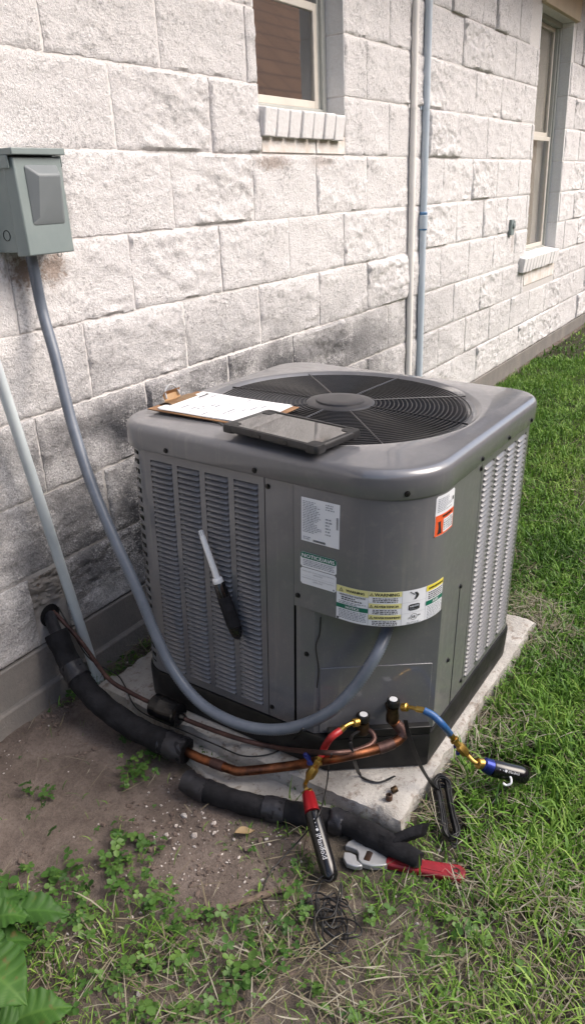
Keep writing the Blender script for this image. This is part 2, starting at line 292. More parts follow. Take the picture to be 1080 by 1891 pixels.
M = dict(
    block=mat_block(), mortar=mat_wallflat('painted_mortar', (.74, .715, .70), (.56, .53, .505)),
    smooth=mat_wallflat('painted_smooth_masonry', (.80, .80, .80), (.66, .64, .62), False), sillb=mat_wallflat('painted_sill_brick', (.77, .755, .755), (.58, .56, .55), False),
    rust=pm('rust_streaked_masonry', (.75, .725, .71), (.62, .55, .49), 16, .9, bs=.4, bscale=120),
    found=mat_wallflat('foundation_concrete', (.31, .275, .245), (.10, .085, .072)),
    paint=mat_paint(), louver=mat_paint('louver_paint', .25), dark=pm('dark_coil', (.006, .006, .007), (.012, .012, .013), 60, .7, spec=.2), basep=pm('black_base_plastic', (.009, .009, .010), (.018, .0175, .017), 30, .4, .6, bs=.1, spec=.35),
    wire=pm('black_grille_wire', (.010, .010, .012), (.016, .016, .019), 40, .32, spec=.5), hub=pm('grille_hub_paint', (.030, .030, .034), (.042, .041, .045), 20, .42),
    screw=pm('dark_screw', (.02, .02, .02), None, rough=.4, metal=.6), fan=pm('fan_blade', (.010, .010, .012), None, rough=.7, spec=.2),
    galv=pm('disconnect_grey_enamel', (.185, .225, .225), (.21, .25, .247), 12, .42, .55, bs=.05), inset=pm('disconnect_grey_inset', (.165, .185, .195), (.18, .20, .21), 12, .5),
    conduit=pm('conduit_grey_pvc', (.105, .125, .16), (.135, .155, .19), 30, .42), pvc=pm('grey_white_pvc', (.46, .51, .53), (.53, .58, .60), 9, .4, bs=.03), pvcw=pm('cream_conduit', (.78, .75, .71), (.82, .79, .76), 9, .5), pvcb=pm('blue_grey_pvc', (.42, .49, .56), (.50, .56, .62), 9, .45), glue=pm('blue_pvc_cement', (.05, .16, .36), (.12, .25, .42), 60, .4),
    foam=pm('black_pipe_foam', (.007, .007, .0085), (.017, .017, .020), 26, .82, bs=.5, bscale=130, spec=.2), tape=pm('black_vinyl_tape', (.012, .012, .015), (.026, .026, .031), 25, .34, .5, bs=.45, bscale=60, spec=.4),
    copper=pm('aged_copper', (.32, .12, .055), (.07, .035, .025), 22, .38, .6, metal=1, bs=.1), copperd=pm('dull_brown_copper', (.12, .065, .055), (.05, .03, .028), 26, .55, metal=.7), brass=pm('brass', (.55, .36, .10), (.38, .23, .06), 40, .3, .5, metal=1), brassd=pm('tarnished_brass', (.10, .065, .035), (.035, .025, .018), 50, .5, metal=.9),
    steel=pm('satin_steel', (.46, .47, .49), (.36, .37, .38), 30, .36, .5, metal=.5), iron=pm('rusty_iron', (.06, .045, .038), (.10, .05, .03), 40, .6, metal=.6),
    redh=pm('red_hose', (.34, .02, .022), None, rough=.4), blueh=pm('blue_hose', (.02, .085, .24), None, rough=.4), bluek=pm('dark_blue_handle', (.012, .02, .17), None, rough=.35), redm=pm('red_anodised', (.40, .018, .026), None, rough=.28, metal=.6), bluem=pm('blue_anodised', (.012, .022, .16), None, rough=.28, metal=.6),
    redgrip=pm('red_vinyl_grip', (.24, .010, .018), (.17, .010, .014), 40, .38, .5), black=pm('black_rubber', (.009, .009, .010), (.016, .016, .018), 60, .45), blackg=pm('black_gloss_plastic', (.006, .006, .007), None, rough=.16), cable=pm('black_cable', (.008, .008, .009), None, rough=.5),
    white=pm('white_plastic', (.74, .75, .76), None, rough=.35), silver=pm('silver_cap_face', (.52, .53, .55), None, rough=.45), paper=pm('white_paper', (.80, .81, .83), (.77, .77, .79), 14, .7), ink=pm('printed_ink', (.24, .24, .28), None, rough=.7), inkd=pm('black_ink', (.02, .02, .022), None, rough=.6), hard=pm('brown_hardboard', (.30, .165, .08), (.22, .115, .055), 30, .6), clipm=pm('worn_gold_clip', (.45, .31, .18), (.35, .22, .12), 40, .3, .5, metal=.9),
    label=pm('label_white', (.72, .74, .78), None, rough=.4), yellow=pm('label_pale_yellow', (.70, .67, .30), None, rough=.4), yellowd=pm('label_yellow', (.70, .60, .06), None, rough=.4), green=pm('label_green', (.006, .135, .085), None, rough=.4), orange=pm('label_orange', (.72, .11, .035), None, rough=.4), lgrey=pm('label_fine_print', (.26, .28, .32), None, rough=.5),
    beige=pm('beige_window_frame', (.66, .62, .55), (.60, .56, .50), 12, .5), greyfr=pm('grey_green_window_frame', (.42, .43, .40), (.38, .39, .365), 12, .5), trim=pm('cream_fascia_paint', (.62, .50, .35), (.55, .44, .30), 6, .6), soffit=pm('soffit_board', (.30, .235, .165), (.25, .195, .14), 6, .7), room=pm('dark_room', (.03, .028, .03), None, rough=.9), reflection_sheet=pm('painted_sky_reflection', (.74, .68, .60), (.66, .61, .54), 4, .8),
    concrete=mat_concrete(), ground=mat_ground(), crumb=pm('soil_crumb', (.16, .12, .10), (.07, .052, .043), 30, .95, ckind='Object'), stone=pm('pale_gravel', (.55, .51, .48), (.30, .26, .24), 60, .9), bark=pm('weathered_wood', (.17, .125, .095), (.085, .062, .048), 60, .9, bs=.6, bscale=90), dry=pm('dry_leaf', (.30, .22, .12), (.22, .15, .08), 30, .8),
    grass=mat_leafy('grass_blades', (.022, .068, .009), (.105, .225, .024), (.25, .36, .072), .14), straw=mat_leafy('dry_straw', (.085, .066, .042), (.19, .160, .105), (.34, .32, .25), .1, .7), clover=mat_leafy('clover_leaves', (.022, .058, .012), (.048, .118, .021), (.105, .19, .040), .2, .5), leaf=mat_leafy('big_leaf', (.030, .082, .016), (.052, .14, .022), (.095, .20, .036), .3, .6),
    nbrick=pm('neighbour_tan_brick', (.42, .25, .16), (.33, .18, .11), 14, .9), nroof=pm('neighbour_brown_shingle', (.62, .33, .18), (.46, .24, .13), 3, .9), ntrim=pm('neighbour_trim', (.60, .52, .42), None, rough=.7), shingle=pm('roof_shingle', (.10, .085, .075), (.06, .05, .045), 20, .95),
)
def shingle_courses(m):
    t = m.node_tree; b = t.nodes['Principled BSDF']; br = nn(t, 'ShaderNodeTexBrick', Scale=1.0); br.inputs['Color1'].default_value = (.70, .36, .19, 1); br.inputs['Color2'].default_value = (.58, .30, .16, 1); br.inputs['Mortar'].default_value = (.36, .19, .11, 1)
    br.inputs['Mortar Size'].default_value = .03; br.inputs['Brick Width'].default_value = .9; br.inputs['Row Height'].default_value = .42; t.links.new(coord(t), br.inputs['Vector']); t.links.new(br.outputs[0], b.inputs['Base Color'])
shingle_courses(M['nroof'])
def leaf_spots(m):
    t = m.node_tree; b = t.nodes['Principled BSDF']; v = coord(t); src = b.inputs['Base Color'].links[0].from_socket
    c = mixc(t, ramp(t, noise(t, v, 38, 4, .6), [(.62, 0), (.70, .8)]), src, (.16, .10, .035)); c = mixc(t, ramp(t, noise(t, v, 9, 3), [(.35, .45), (.6, 0)]), c, (.02, .055, .012)); t.links.new(c, b.inputs['Base Color'])
leaf_spots(M['leaf'])
def mat_glass(name, tint, rough=.02):
    m, t, b = newmat(name); b.inputs['Base Color'].default_value = (*tint, 1); b.inputs['Roughness'].default_value = rough
    b.inputs['Transmission Weight'].default_value = 1.0; b.inputs['IOR'].default_value = 2.0; b.inputs['Specular IOR Level'].default_value = .6; return m
def mat_screen():
    m, t, b = newmat('insect_screen'); b.inputs['Base Color'].default_value = (.10, .092, .095, 1); b.inputs['Roughness'].default_value = .7; b.inputs['Alpha'].default_value = .8; return m
M['screen'] = mat_screen()
M['pane'] = mat_glass('window_glass', (.85, .86, .86)); M['pane'].node_tree.nodes['Principled BSDF'].inputs['IOR'].default_value = 2.3
M['clearpane'] = mat_glass('clear_window_glass', (.95, .95, .94)); M['clearpane'].node_tree.nodes['Principled BSDF'].inputs['IOR'].default_value = 1.5
M['screenglass'] = pm('tablet_glass', (.012, .012, .013), None, rough=.04); M['screenglass'].node_tree.nodes['Principled BSDF'].inputs['IOR'].default_value = 4.0

# ================================================================ GROUND
NF = fnoise(256, 256, 1.3, 5); NG = fnoise(256, 256, 1.0, 9)
def gz(x, y):
    x = np.asarray(x, float); y = np.asarray(y, float)
    return -.2+.10*sstep(x, 1.3, 4.2)+.02*sstep(y, -.35, 0)*(1-sstep(x, .9, 1.6))+.007*samp(NF, x*40+77, y*40+31)*np.exp(-.0*x)
def gat(a, b, up=0.0):           # ground point under a pixel
    z = -.2
    for _ in range(6): q = atz(a, b, z+up); z = float(gz(q[0], q[1]))
    return np.array([q[0], q[1], z+up])
def gpoly(px): return np.array([gat(a, b)[:2] for a, b in px])
LAWN = gpoly([(930, 705), (1080, 610), (1075, 800), (1078, 1885), (1040, 1700), (960, 1600), (890, 1470), (872, 1400), (868, 1350), (925, 1230), (965, 1150), (975, 1000), (960, 800)])
SOIL = gpoly([(0, 1345), (110, 1290), (290, 1190), (240, 1260), (350, 1410), (560, 1495), (545, 1620), (440, 1660), (270, 1620), (150, 1690), (0, 1640), (-300, 1600), (-300, 1500)])
WEED = gpoly([(60, 1885), (130, 1760), (300, 1720), (420, 1670), (560, 1620), (660, 1640), (900, 1650), (870, 1800), (820, 1891), (500, 1990), (60, 1990)])
PATCHES = [gpoly(p) for p in ([(190, 1370), (260, 1350), (350, 1400), (340, 1450), (270, 1480)], [(40, 1490), (70, 1450), (110, 1470), (80, 1530), (50, 1530)], [(80, 1620), (180, 1580), (220, 1640), (170, 1700), (90, 1690)], [(250, 1560), (300, 1540), (330, 1570), (380, 1600), (380, 1680), (280, 1660)], [(440, 1560), (520, 1520), (560, 1580), (540, 1640), (470, 1620)])]
PADP = [to_local(to_world(uplane(a, b, 2, 0.0)))[:2] for a, b in ((740, 1514),)]
PADX0, PADX1, PADY0, PADY1 = PADP[0][0], .55, PADP[0][1], .50       # unit frame
def inpad(x, y, m=0.0):
    L = (np.stack([x, y, np.full_like(x, -.15)], -1)-UO)@UM
    return (L[..., 0] > PADX0-m) & (L[..., 0] < PADX1+m) & (L[..., 1] > PADY0-m) & (L[..., 1] < PADY1+m)
def cover(x, y):                 # how grassy, how weedy
    jx = x+.05*samp(NF, x*60, y*60); jy = y+.05*samp(NG, x*60+90, y*60)
    g = np.zeros_like(x); wd = np.zeros_like(x)
    out = (x > 1.5) | ((y < -1.12) & (x > .75)) | (y < -1.9) | (x < -1.2)
    g[out] = .9
    lawn = inpoly(LAWN, jx, jy); g[lawn] = 1.0
    weed = inpoly(WEED, jx, jy); wd[weed] = 1.0; g[weed] = np.maximum(g[weed], .24)
    for p in PATCHES: q = inpoly(p, jx, jy); wd[q] = .9; g[q] = np.maximum(g[q], .12)
    soil = inpoly(SOIL, jx, jy) & (wd < .5); g[soil] = .012; wd[soil] = .015
    rest = ~(out | lawn | weed | soil) & (wd < .5); g[rest] = np.maximum(g[rest], .48); wd[rest] = .40
    near = (y > -.04); g[near] = 0; wd[near] = 0
    return g, wd
def axis(lo, hi, fine0, fine1, df, dc0):
    a = list(np.arange(fine0, fine1, df)); s = dc0; q = fine1
    while q < hi: a.append(q); q += s; s *= 1.25
    a.append(hi); s = dc0; q = fine0-s
    while q > lo: a.insert(0, q); s *= 1.25; q -= s
    a.insert(0, lo); return np.array(a)
gx = axis(-300, 300, -.9, 2.6, .016, .03); gy = axis(-300, 300, -2.1, .1, .016, .03)
GX, GY = np.meshgrid(gx, gy, indexing='ij'); Z = gz(GX, GY)
fade = sstep(np.maximum(np.abs(GX), np.abs(GY)), 6, 14); Z = Z*(1-fade)+(-.14)*fade
g0, w0 = cover(GX.ravel(), GY.ravel()); g0 = np.clip(np.maximum(g0, .0), 0, 1)
fine = samp(NG, GX*160, GY*160)*.0022*(np.abs(GX) < 3)*(np.abs(GY) < 3); Z = Z+fine
i = np.arange(len(gx)*len(gy)).reshape(len(gx), len(gy))
F = np.stack([i[:-1, :-1], i[1:, :-1], i[1:, 1:], i[:-1, 1:]], -1).reshape(-1, 4)
ground = bulk('ground', np.stack([GX, GY, Z], -1).reshape(-1, 3), F, M['ground'], {'grassy': np.clip(g0*.9, 0, 1)})
tag(ground, 'bare brown soil of the side yard', kind='structure')

# ================================================================ HOUSE
CH, BL, X0 = .2032, .4048, .9654
house = empty('block_house', 'white painted split-face block house with two windows', 'house', T3(2, 0, -.2))
HO = T3(-2, 0, .2)               # parts are built in world coordinates
def hpart(mb, name, mats, parent=house, **k): return mb.build(name, mats, parent, mat4=HO if parent is house else None, **k)
W1 = (1.625, 2.205, 1.352, 2.05); W2 = (4.655, 5.40, .63, 2.06)
TOP = 2.236
XL, XR = -7.0, 14.0
# mortar sheet with both openings
mb = MB()
def sheet(x0, x1, z0, z1): mb.bb(x0, x1, .0032, .20, z0, z1)
xs = [XL, W1[0], W1[1], W2[0], W2[1], XR]
sheet(xs[0], xs[1], 0, TOP); sheet(xs[2], xs[3], 0, TOP); sheet(xs[4], xs[5], 0, TOP)
sheet(xs[1], xs[2], 0, W1[2]-.11); sheet(xs[1], xs[2], W1[3], TOP); sheet(xs[3], xs[4], 0, W2[2]-.10); sheet(xs[3], xs[4], W2[3], TOP)
wall = hpart(mb, 'wall', M['mortar'])
# split-face blocks: shared relief meshes, each block an object
FIELDS = [fnoise(128, 256, b, s) for b, s in ((1.3, 21), (1.3, 22), (1.3, 23))]; FINE = fnoise(256, 512, .75, 31)
def block_mesh(wd, ht, seed, amp=.0065):
    r = np.random.default_rng(seed); nx = max(6, int(wd/.0075)); nz = max(5, int(ht/.0075))
    u = np.linspace(0, wd, nx+1); v = np.linspace(0, ht, nz+1); U, V = np.meshgrid(u, v, indexing='ij')
    f = FIELDS[seed % 3]; ox, oy = r.uniform(0, 128), r.uniform(0, 256)
    h = samp(f, V*140+ox, U*140+oy); h = .75*h+.45*np.abs(samp(FIELDS[(seed+1) % 3], V*230+oy, U*230+ox))
    h = h*amp+.0012*samp(FINE, V*900+ox, U*900+oy)+.0010
    h = .0022*np.log1p(np.exp(h/.0022))
    d = np.minimum(np.minimum(U, wd-U), np.minimum(V, ht-V)); e = sstep(d, -.002, .0065)
    Y = -(h*e+(1-e)*(-.0008)); jit = .0014*samp(FINE, V*700+oy, U*700+ox)
    edge = d < 1e-6
    Xc = U-wd/2+np.where(edge & ((U < 1e-6) | (U > wd-1e-6)), jit, 0); Zc = V-ht/2+np.where(edge & ((V < 1e-6) | (V > ht-1e-6)), jit, 0)
    idx = np.arange((nx+1)*(nz+1)).reshape(nx+1, nz+1); P = np.stack([Xc, Y, Zc], -1).reshape(-1, 3)
    F = np.stack([idx[:-1, :-1], idx[1:, :-1], idx[1:, 1:], idx[:-1, 1:]], -1).reshape(-1, 4).tolist()
    bnd = list(idx[:, 0])+list(idx[-1, 1:])+list(idx[:-1, -1][::-1])+list(idx[0, 1:-1][::-1]); n0 = len(P); B = P[bnd].copy(); B[:, 1] = .045; n = len(bnd)
    F += [(bnd[j], n0+j, n0+(j+1) % n, bnd[(j+1) % n]) for j in range(n)]
    me = bpy.data.meshes.new('block'); me.from_pydata(np.vstack([P, B]).tolist(), [], F); me.materials.append(M['block'])
    me.polygons.foreach_set('use_smooth', [True]*len(me.polygons)); me.set_sharp_from_angle(angle=math.radians(50)); me.update(); return me
FULL = [block_mesh(BL-.0072, CH-.0072, 100+k, .0030+.0042*((k*7) % 5)/4) for k in range(14)]
SOLD = [block_mesh(CH-.008, 2*CH-.009, 200+k, .0025) for k in range(5)]
CUT = {}
last = [-1]
def put_block(x0, x1, z0, z1, dy=0, rnd=True):
    wd, ht = x1-x0, z1-z0
    if wd < .03: return
    if abs(wd-(BL-.0072)) < .002 and abs(ht-(CH-.0072)) < .002:
        k = random.randrange(len(FULL))
        while k == last[0]: k = random.randrange(len(FULL))
        last[0] = k; me = FULL[k]
    else:
        key = (round(wd, 2), round(ht, 2), random.randrange(2))
        if key not in CUT: CUT[key] = block_mesh(wd, ht, 300+len(CUT), .0034)
        me = CUT[key]
    o = bpy.data.objects.new('block', me); COL.objects.link(o); o.parent = wall
    m = T3((x0+x1)/2, dy, (z0+z1)/2)
    if random.random() < .5: m = m@Matrix.Rotation(math.pi, 4, 'Y')
    o.matrix_local = m
nb = 0
LINEHOLE = (.455, .545)          # hole where the line set leaves the wall
for k in range(11):
    z0, z1 = k*CH+.0036, (k+1)*CH-.0036
    if k >= 9: continue
    off = X0 if k % 2 == 0 else X0+BL/2
    j = math.floor((-1.2-off)/BL)
    while True:
        a, b = off+j*BL+.0036, off+(j+1)*BL-.0036; j += 1
        if a > 8.6: break
        segs = [(a, b)]
        for (wx0, wx1, wz0, wz1) in (W1, W2):
            lo = wz0-(.125 if wx0 < 3 else .10)
            if z1 > lo+.02 and z0 < wz1:
                ns = []
                for (p, q) in segs:
                    if q <= wx0 or p >= wx1: ns.append((p, q)); continue
                    if p < wx0: ns.append((p, wx0-.001))
                    if q > wx1: ns.append((wx1+.001, q))
                segs = ns
        if k == 0:
            ns = []
            for (p, q) in segs:
                if q <= LINEHOLE[0] or p >= LINEHOLE[1]: ns.append((p, q)); continue
                if LINEHOLE[0]-p > .05: ns.append((p, LINEHOLE[0]-.004))
                if q-LINEHOLE[1] > .05: ns.append((LINEHOLE[1]+.004, q))
            segs = ns
        for p, q in segs: put_block(p, q, z0, z1, dy=random.uniform(-.002, .003)); nb += 1
# soldier course under the eave
j = 0; xsld = 1.0
while xsld < 8.6:
    a, b = xsld+.002, xsld+CH-.004; xsld += CH; j += 1
    if b > W2[0]-.02 and a < W2[1]+.02: continue
    if b > W1[0] and a < W1[1]: continue
    o = bpy.data.objects.new('soldier_block', SOLD[j % 5]); COL.objects.link(o); o.parent = wall
    o.matrix_local = T3((a+b)/2, (-.012 if j % 3 == 0 else .0), 9*CH+CH)
# rendered patch round the line-set hole
mb = MB(); PAT = fnoise(64, 64, 1.2, 77); U, V = np.meshgrid(np.linspace(0, 1, 19), np.linspace(0, 1, 21), indexing='ij')
px, pz = LINEHOLE[0]-.006+U*(LINEHOLE[1]-LINEHOLE[0]+.012), .115+V*.085
idx = np.arange(U.size).reshape(U.shape); P = np.stack([px, -.004-.004*samp(PAT, U*40, V*40), pz], -1).reshape(-1, 3)
mb.add(P, np.stack([idx[:-1, :-1], idx[1:, :-1], idx[1:, 1:], idx[:-1, 1:]], -1).reshape(-1, 4).tolist())
tag(mb.build('mortar_patch', M['found'], wall, recalc=True), 'rough brown mortar patch above the pipe hole')
mb = MB(); mb.lathe((.50, .0024, .07), (0, -1, 0), [(0, .032), (.0012, .032), (.0014, .02)], 18); mb.build('pipe_hole', M['dark'], wall)
# foundation: upper band and a lower ledge
mb = MB(); mb.bb(XL, XR, -.006, .20, -.6, -.004); f1 = hpart(mb, 'foundation', M['found'], bevel=.004)
mb = MB(); mb.bb(XL, 2.6, -.022, .20, -.6, -.112); hpart(mb, 'foundation_ledge', M['found'], bevel=.006)
# house body, frieze, soffit, roof
mb = MB(); mb.bb(XL, XR, .205, 8.0, -.6, TOP-.02); hpart(mb, 'house_body', M['room'])
mb = MB(); mb.bb(XL, XR, -.030, .20, TOP+.003, TOP+.17); hpart(mb, 'frieze_board', M['trim'], bevel=.003)
mb = MB(); mb.bb(XL-.3, XR+.3, -.50, .20, TOP+.172, TOP+.19); hpart(mb, 'soffit', M['soffit'])
mb = MB(); mb.bb(XL-.3, XR+.3, -.53, -.502, TOP+.12, TOP+.30); hpart(mb, 'fascia', M['trim'])
mb = MB(); zz = TOP+.20
mb.prism([(-.56, zz+.10), (4.1, zz+2.1), (8.6, zz+.10), (8.6, zz+.02), (4.1, zz+2.0), (-.56, zz+.02)], XL-.4, XR+.4)
mb.v = [(c, a, b) for a, b, c in mb.v]; hpart(mb, 'roof', M['shingle'])
mb = MB()
for xx in (XL+.01, XR-.15):
    V = [(xx, .21, TOP-.02), (xx, 8.0, TOP-.02), (xx, 4.1, zz+1.98), (xx+.14, .21, TOP-.02), (xx+.14, 8.0, TOP-.02), (xx+.14, 4.1, zz+1.98)]
    mb.add(V, [(0, 1, 2), (5, 4, 3), (0, 3, 4, 1), (1, 4, 5, 2), (2, 5, 3, 0)])
hpart(mb, 'gable', M['smooth'])
# ---- windows
def reveal_blocks(win, x0, x1, z0, z1, depth, parent):
    for side, xx in ((0, x0), (1, x1)):
        k0 = math.floor(z0/CH); z = z0
        while z < z1-.01:
            zn = min(z1, (math.floor((z+.004)/CH)+1)*CH); mbx = MB()
            mbx.bb(xx-.018 if side == 0 else xx-.003, xx+.003 if side == 0 else xx+.018, .002, depth, z+.003, zn-.003); mbx.build('jamb_block', M['smooth'], parent, bevel=.002); z = zn
def window(nm, x0, x1, z0, z1, label, rail, tall):
    win = bpy.data.objects.new('window', None); COL.objects.link(win); win.parent = house; win.matrix_local = HO; win['label'] = label
    D = .075                     # recess of the frame
    reveal_blocks(win, x0, x1, z0, z1, D+.06, win)
    a, b = x0+.0045, x1-.0045; fw = .030
    mbx = MB()                   # outer frame
    for (p, q, r_, s_) in ((a, a+fw, z0, z1), (b-fw, b, z0, z1), (a+fw, b-fw, z1-fw, z1), (a+fw, b-fw, z0, z0+fw)): mbx.bb(p, q, D, D+.07, r_, s_)
    mbx.bb(b-fw-.012, b-fw, D+.012, D+.06, z0+fw, z1-fw)
    mbx.build('window_frame', M['greyfr'], win, bevel=.003)
    i0, i1, j0, j1 = a+fw+.001, b-fw-.013, z0+fw+.001, z1-fw-.001; sw = .026
    zr = z0+(z1-z0)*rail
    for (lo, hi, dy, nm2) in ((j0, zr, .012, 'lower_sash'), (zr+.002, j1, .034, 'upper_sash')):
        if hi-lo < .06: continue
        s_ = MB()
        for (p, q, r_, t_) in ((i0, i0+sw, lo, hi), (i1-sw, i1, lo, hi), (i0+sw, i1-sw, hi-sw, hi), (i0+sw, i1-sw, lo, lo+sw)): s_.bb(p, q, D+dy, D+dy+.020, r_, t_)
        s_.build(nm2, M['beige'], win, bevel=.002)
        g = MB(); g.bb(i0+sw-.004, i1-sw+.004, D+dy+.008, D+dy+.012, lo+sw-.004, hi-sw+.004); g.build('pane', M['clearpane'] if tall else M['pane'], win)
    if tall:
        s_ = MB(); s_.bb(i0, i1, D+.060, D+.063, j0, j1); s_.build('reflection_sheet', M['reflection_sheet'], win)  # added sheet behind the panes; its pale tan paints in their sky reflection
    else:
        s_ = MB()
        s_.bb(i0+sw, i1-sw, D+.05, D+.062, j0+sw, j0+sw+.022); s_.bb(i0+.06, i0+.08, D+.044, D+.05, j0+sw, j0+sw+.02); s_.bb(i1-.12, i1-.10, D+.044, D+.05, j0+sw, j0+sw+.02)
        s_.bb(i1-.17, i1-.15, D+.055, D+.07, j0, j1)
        s_.build('inner_sash', M['greyfr'], win)
    if not tall: s_ = MB(); s_.bb(i0+.004, i1-.004, D+.0335, D+.0345, j0+.012, j1-.006); s_.build('insect_screen', M['screen'], win)
    c = MB(); c.bb(x0, x1, .185, .20, z0-.1, z1); c.build('dark_interior', M['room'], win)
    return win
w1 = window('a', *W1, 'small window with a dark reflecting pane', .53, False)
w2 = window('b', *W2, 'tall two-part window with sky reflection painted on a backing sheet', .52, True)
# projecting rowlock sills
def sill(win, x0, x1, ztop, n, hgt, out):
    bw = (x1-x0)/n; tilt = Matrix.Rotation(math.radians(9), 4, 'X')
    sm = MB(); sm.box((0, 0, 0), (bw-.008, .115, hgt)); me = sm.mesh('sill_brick', M['sillb'])
    for k in range(n):
        o = link('sill_brick', me, win, T3(x0+(k+.5)*bw, .115/2-out+random.uniform(-.002, .002), ztop-hgt/2+random.uniform(-.002, .002))@tilt@Matrix.Rotation(random.uniform(-.015, .015), 4, 'Y'), .005, 3)
    m2 = MB(); m2.bb(x0, x1, -out+.014, .12, ztop-hgt+.010, ztop-.014); m2.build('sill_mortar', M['mortar'], win)
sill(w1, 1.612, 2.150, 1.362, 7, .086, .030); sill(w2, 4.52, 5.36, .645, 12, .092, .040)
for p, q in ((1.632, 1.975), (1.983, 2.198)): put = MB(); put.bb(p, q, -.0025, .06, 1.2235, 1.284); put.build('sill_course', M['rust'], w1, bevel=.003)
put = MB(); put.bb(4.66, 5.40, -.0025, .06, .45, .562); put.build('sill_course', M['rust'], w2, bevel=.003)
put = MB(); put.bb(W2[0]-.02, W2[1]+.06, -.024, .10, W2[3]+.002, W2[3]+.165); hpart(put, 'lintel', M['trim'], bevel=.003)

# neighbour across the side yard (seen in the panes' reflections)
nh = empty('neighbour_house', 'tan brick neighbour house with brown shingle roof across the side yard', 'house', T3(3, -9.5, -.15)); NO = T3(-3, 9.5, .15)
mb = MB(); mb.bb(-12, 40, -14.4, -7.6, -.6, 2.6); mb.build('wall', M['nbrick'], nh, mat4=NO)
mb = MB(); mb.prism([(-7.1, 2.55), (-11, 5.8), (-14.9, 2.55), (-14.9, 2.43), (-7.1, 2.43)], -12.5, 40.5); mb.v = [(c, a, b) for a, b, c in mb.v]; mb.build('roof', M['nroof'], nh, mat4=NO)
for xx in (0.5, 5.5, 10.5):
    mb = MB(); mb.bb(xx, xx+1.2, -7.598, -7.56, .7, 2.0); f = mb.build('window', M['ntrim'], nh, mat4=NO)
    mb = MB(); mb.bb(xx+.08, xx+1.12, -7.559, -7.549, .78, 1.92); mb.build('pane', M['screenglass'], f)

# ================================================================ CONCRETE PAD
pad = empty('concrete_pad', 'chipped pale concrete pad under the condenser', 'pad', UMAT)
CN = fnoise(128, 128, 1.1, 55)
def slab(x0, x1, y0, y1, z0, z1, step=.014, rough=.0035, cut=.012):
    nx, ny = int((x1-x0)/step), int((y1-y0)/step); mbs = MB()
    U, V = np.meshgrid(np.linspace(x0, x1, nx+1), np.linspace(y0, y1, ny+1), indexing='ij')
    d = np.minimum(np.minimum(U-x0, x1-U), np.minimum(V-y0, y1-V))
    chip = np.clip(samp(CN, U*220+5, V*220)-.6, 0, 2)*.006*(d < .03)
    Zt = z1-cut*.5*(1-sstep(d, 0, .014))-chip+.0007*samp(CN, U*500, V*500)*(d > .01); Zt = np.minimum(Zt, z1)
    ex = rough*samp(CN, V*160, U*160+40); Xp = np.where(U == U.min(), U+ex, np.where(U == U.max(), U+ex, U)); Yp = np.where(V == V.min(), V+ex, np.where(V == V.max(), V+ex, V))
    idx = np.arange(U.size).reshape(U.shape); P = np.stack([Xp, Yp, Zt], -1).reshape(-1, 3)
    F = np.stack([idx[:-1, :-1], idx[1:, :-1], idx[1:, 1:], idx[:-1, 1:]], -1).reshape(-1, 4).tolist()
    b = list(idx[:, 0])+list(idx[-1, 1:])+list(idx[:-1, -1][::-1])+list(idx[0, 1:-1][::-1]); n0 = len(P); L = [P]
    for k in range(1, 5):
        B = P[b].copy(); B[:, 2] = z1-cut*.5+(z0-z1)*k/4
        out = B[:, :2]-np.array([(x0+x1)/2, (y0+y1)/2]); B[:, :2] += .004*samp(CN, B[:, 0]*300+k*30, B[:, 1]*300)[:, None]*np.sign(out)*(np.abs(out) > np.array([(x1-x0)/2-.02, (y1-y0)/2-.02])); L.append(B)
    n = len(b); prev = b
    for k in range(4):
        cur = [n0+k*n+j for j in range(n)]; F += [(prev[j], cur[j], cur[(j+1) % n], prev[(j+1) % n]) for j in range(n)]; prev = cur
    return mbs.add(np.vstack(L), F)
slab(PADX0, PADX1, PADY0, PADY1, -.10, -.0005).build('slab', M['concrete'], pad, 40)
sp = [to_local(gat(a, b, .012))[:2] for a, b in ((330, 1388), (380, 1440), (430, 1470), (500, 1482), (560, 1492), (640, 1510))]
poly = [tuple(q) for q in sp]+[(PADX0+.02, PADY0+.12), (PADX0+.02, sp[0][1])]
mb = MB(); mb.prism(poly, -.12, -.047); mb.build('spilled_footing', M['concrete'], pad, bevel=.006)

# ================================================================ CONDENSER
unit = empty('air_conditioner', 'grey outdoor condenser unit with louvred sides and round fan grille', 'air conditioner', UMAT)
ZS, ZT = .697, .762
def rounded(h, radii, z, n=192, ang0=0):        # outline sampled by angle; radii per corner (-,-),(+,-),(+,+),(-,+)
    pts = []
    for (sx, sy), r, a0 in zip(((-1, -1), (1, -1), (1, 1), (-1, 1)), radii, (180, 270, 0, 90)):
        c = (sx*(h-r), sy*(h-r))
        for k in range(25): a = math.radians(a0+90*k/24); pts.append((c[0]+r*math.cos(a), c[1]+r*math.sin(a)))
    pts = np.array(pts); th = np.unwrap(np.arctan2(pts[:, 1], pts[:, 0])); th = np.append(th, th[0]+2*math.pi); rr = np.hypot(pts[:, 0], pts[:, 1]); P2 = np.vstack([pts, pts[:1]])
    q = th[0]+np.linspace(0, 2*math.pi, n, endpoint=False); out = []
    for a in q:
        i = min(max(np.searchsorted(th, a)-1, 0), len(th)-2); p0, p1 = P2[i], P2[i+1]; d = np.array([math.cos(a), math.sin(a)])
        e = p1-p0; den = d[0]*e[1]-d[1]*e[0]; t = (p0[0]*e[1]-p0[1]*e[0])/den if abs(den) > 1e-12 else rr[i]; out.append(d*t)
    out = np.array(out); return np.column_stack([out, np.full(n, z)]), q
RAD = (.14, .085, .085, .085)
def ring_outline(inset, z): return rounded(HW-inset, [max(r-inset, .005) for r in RAD], z)[0]
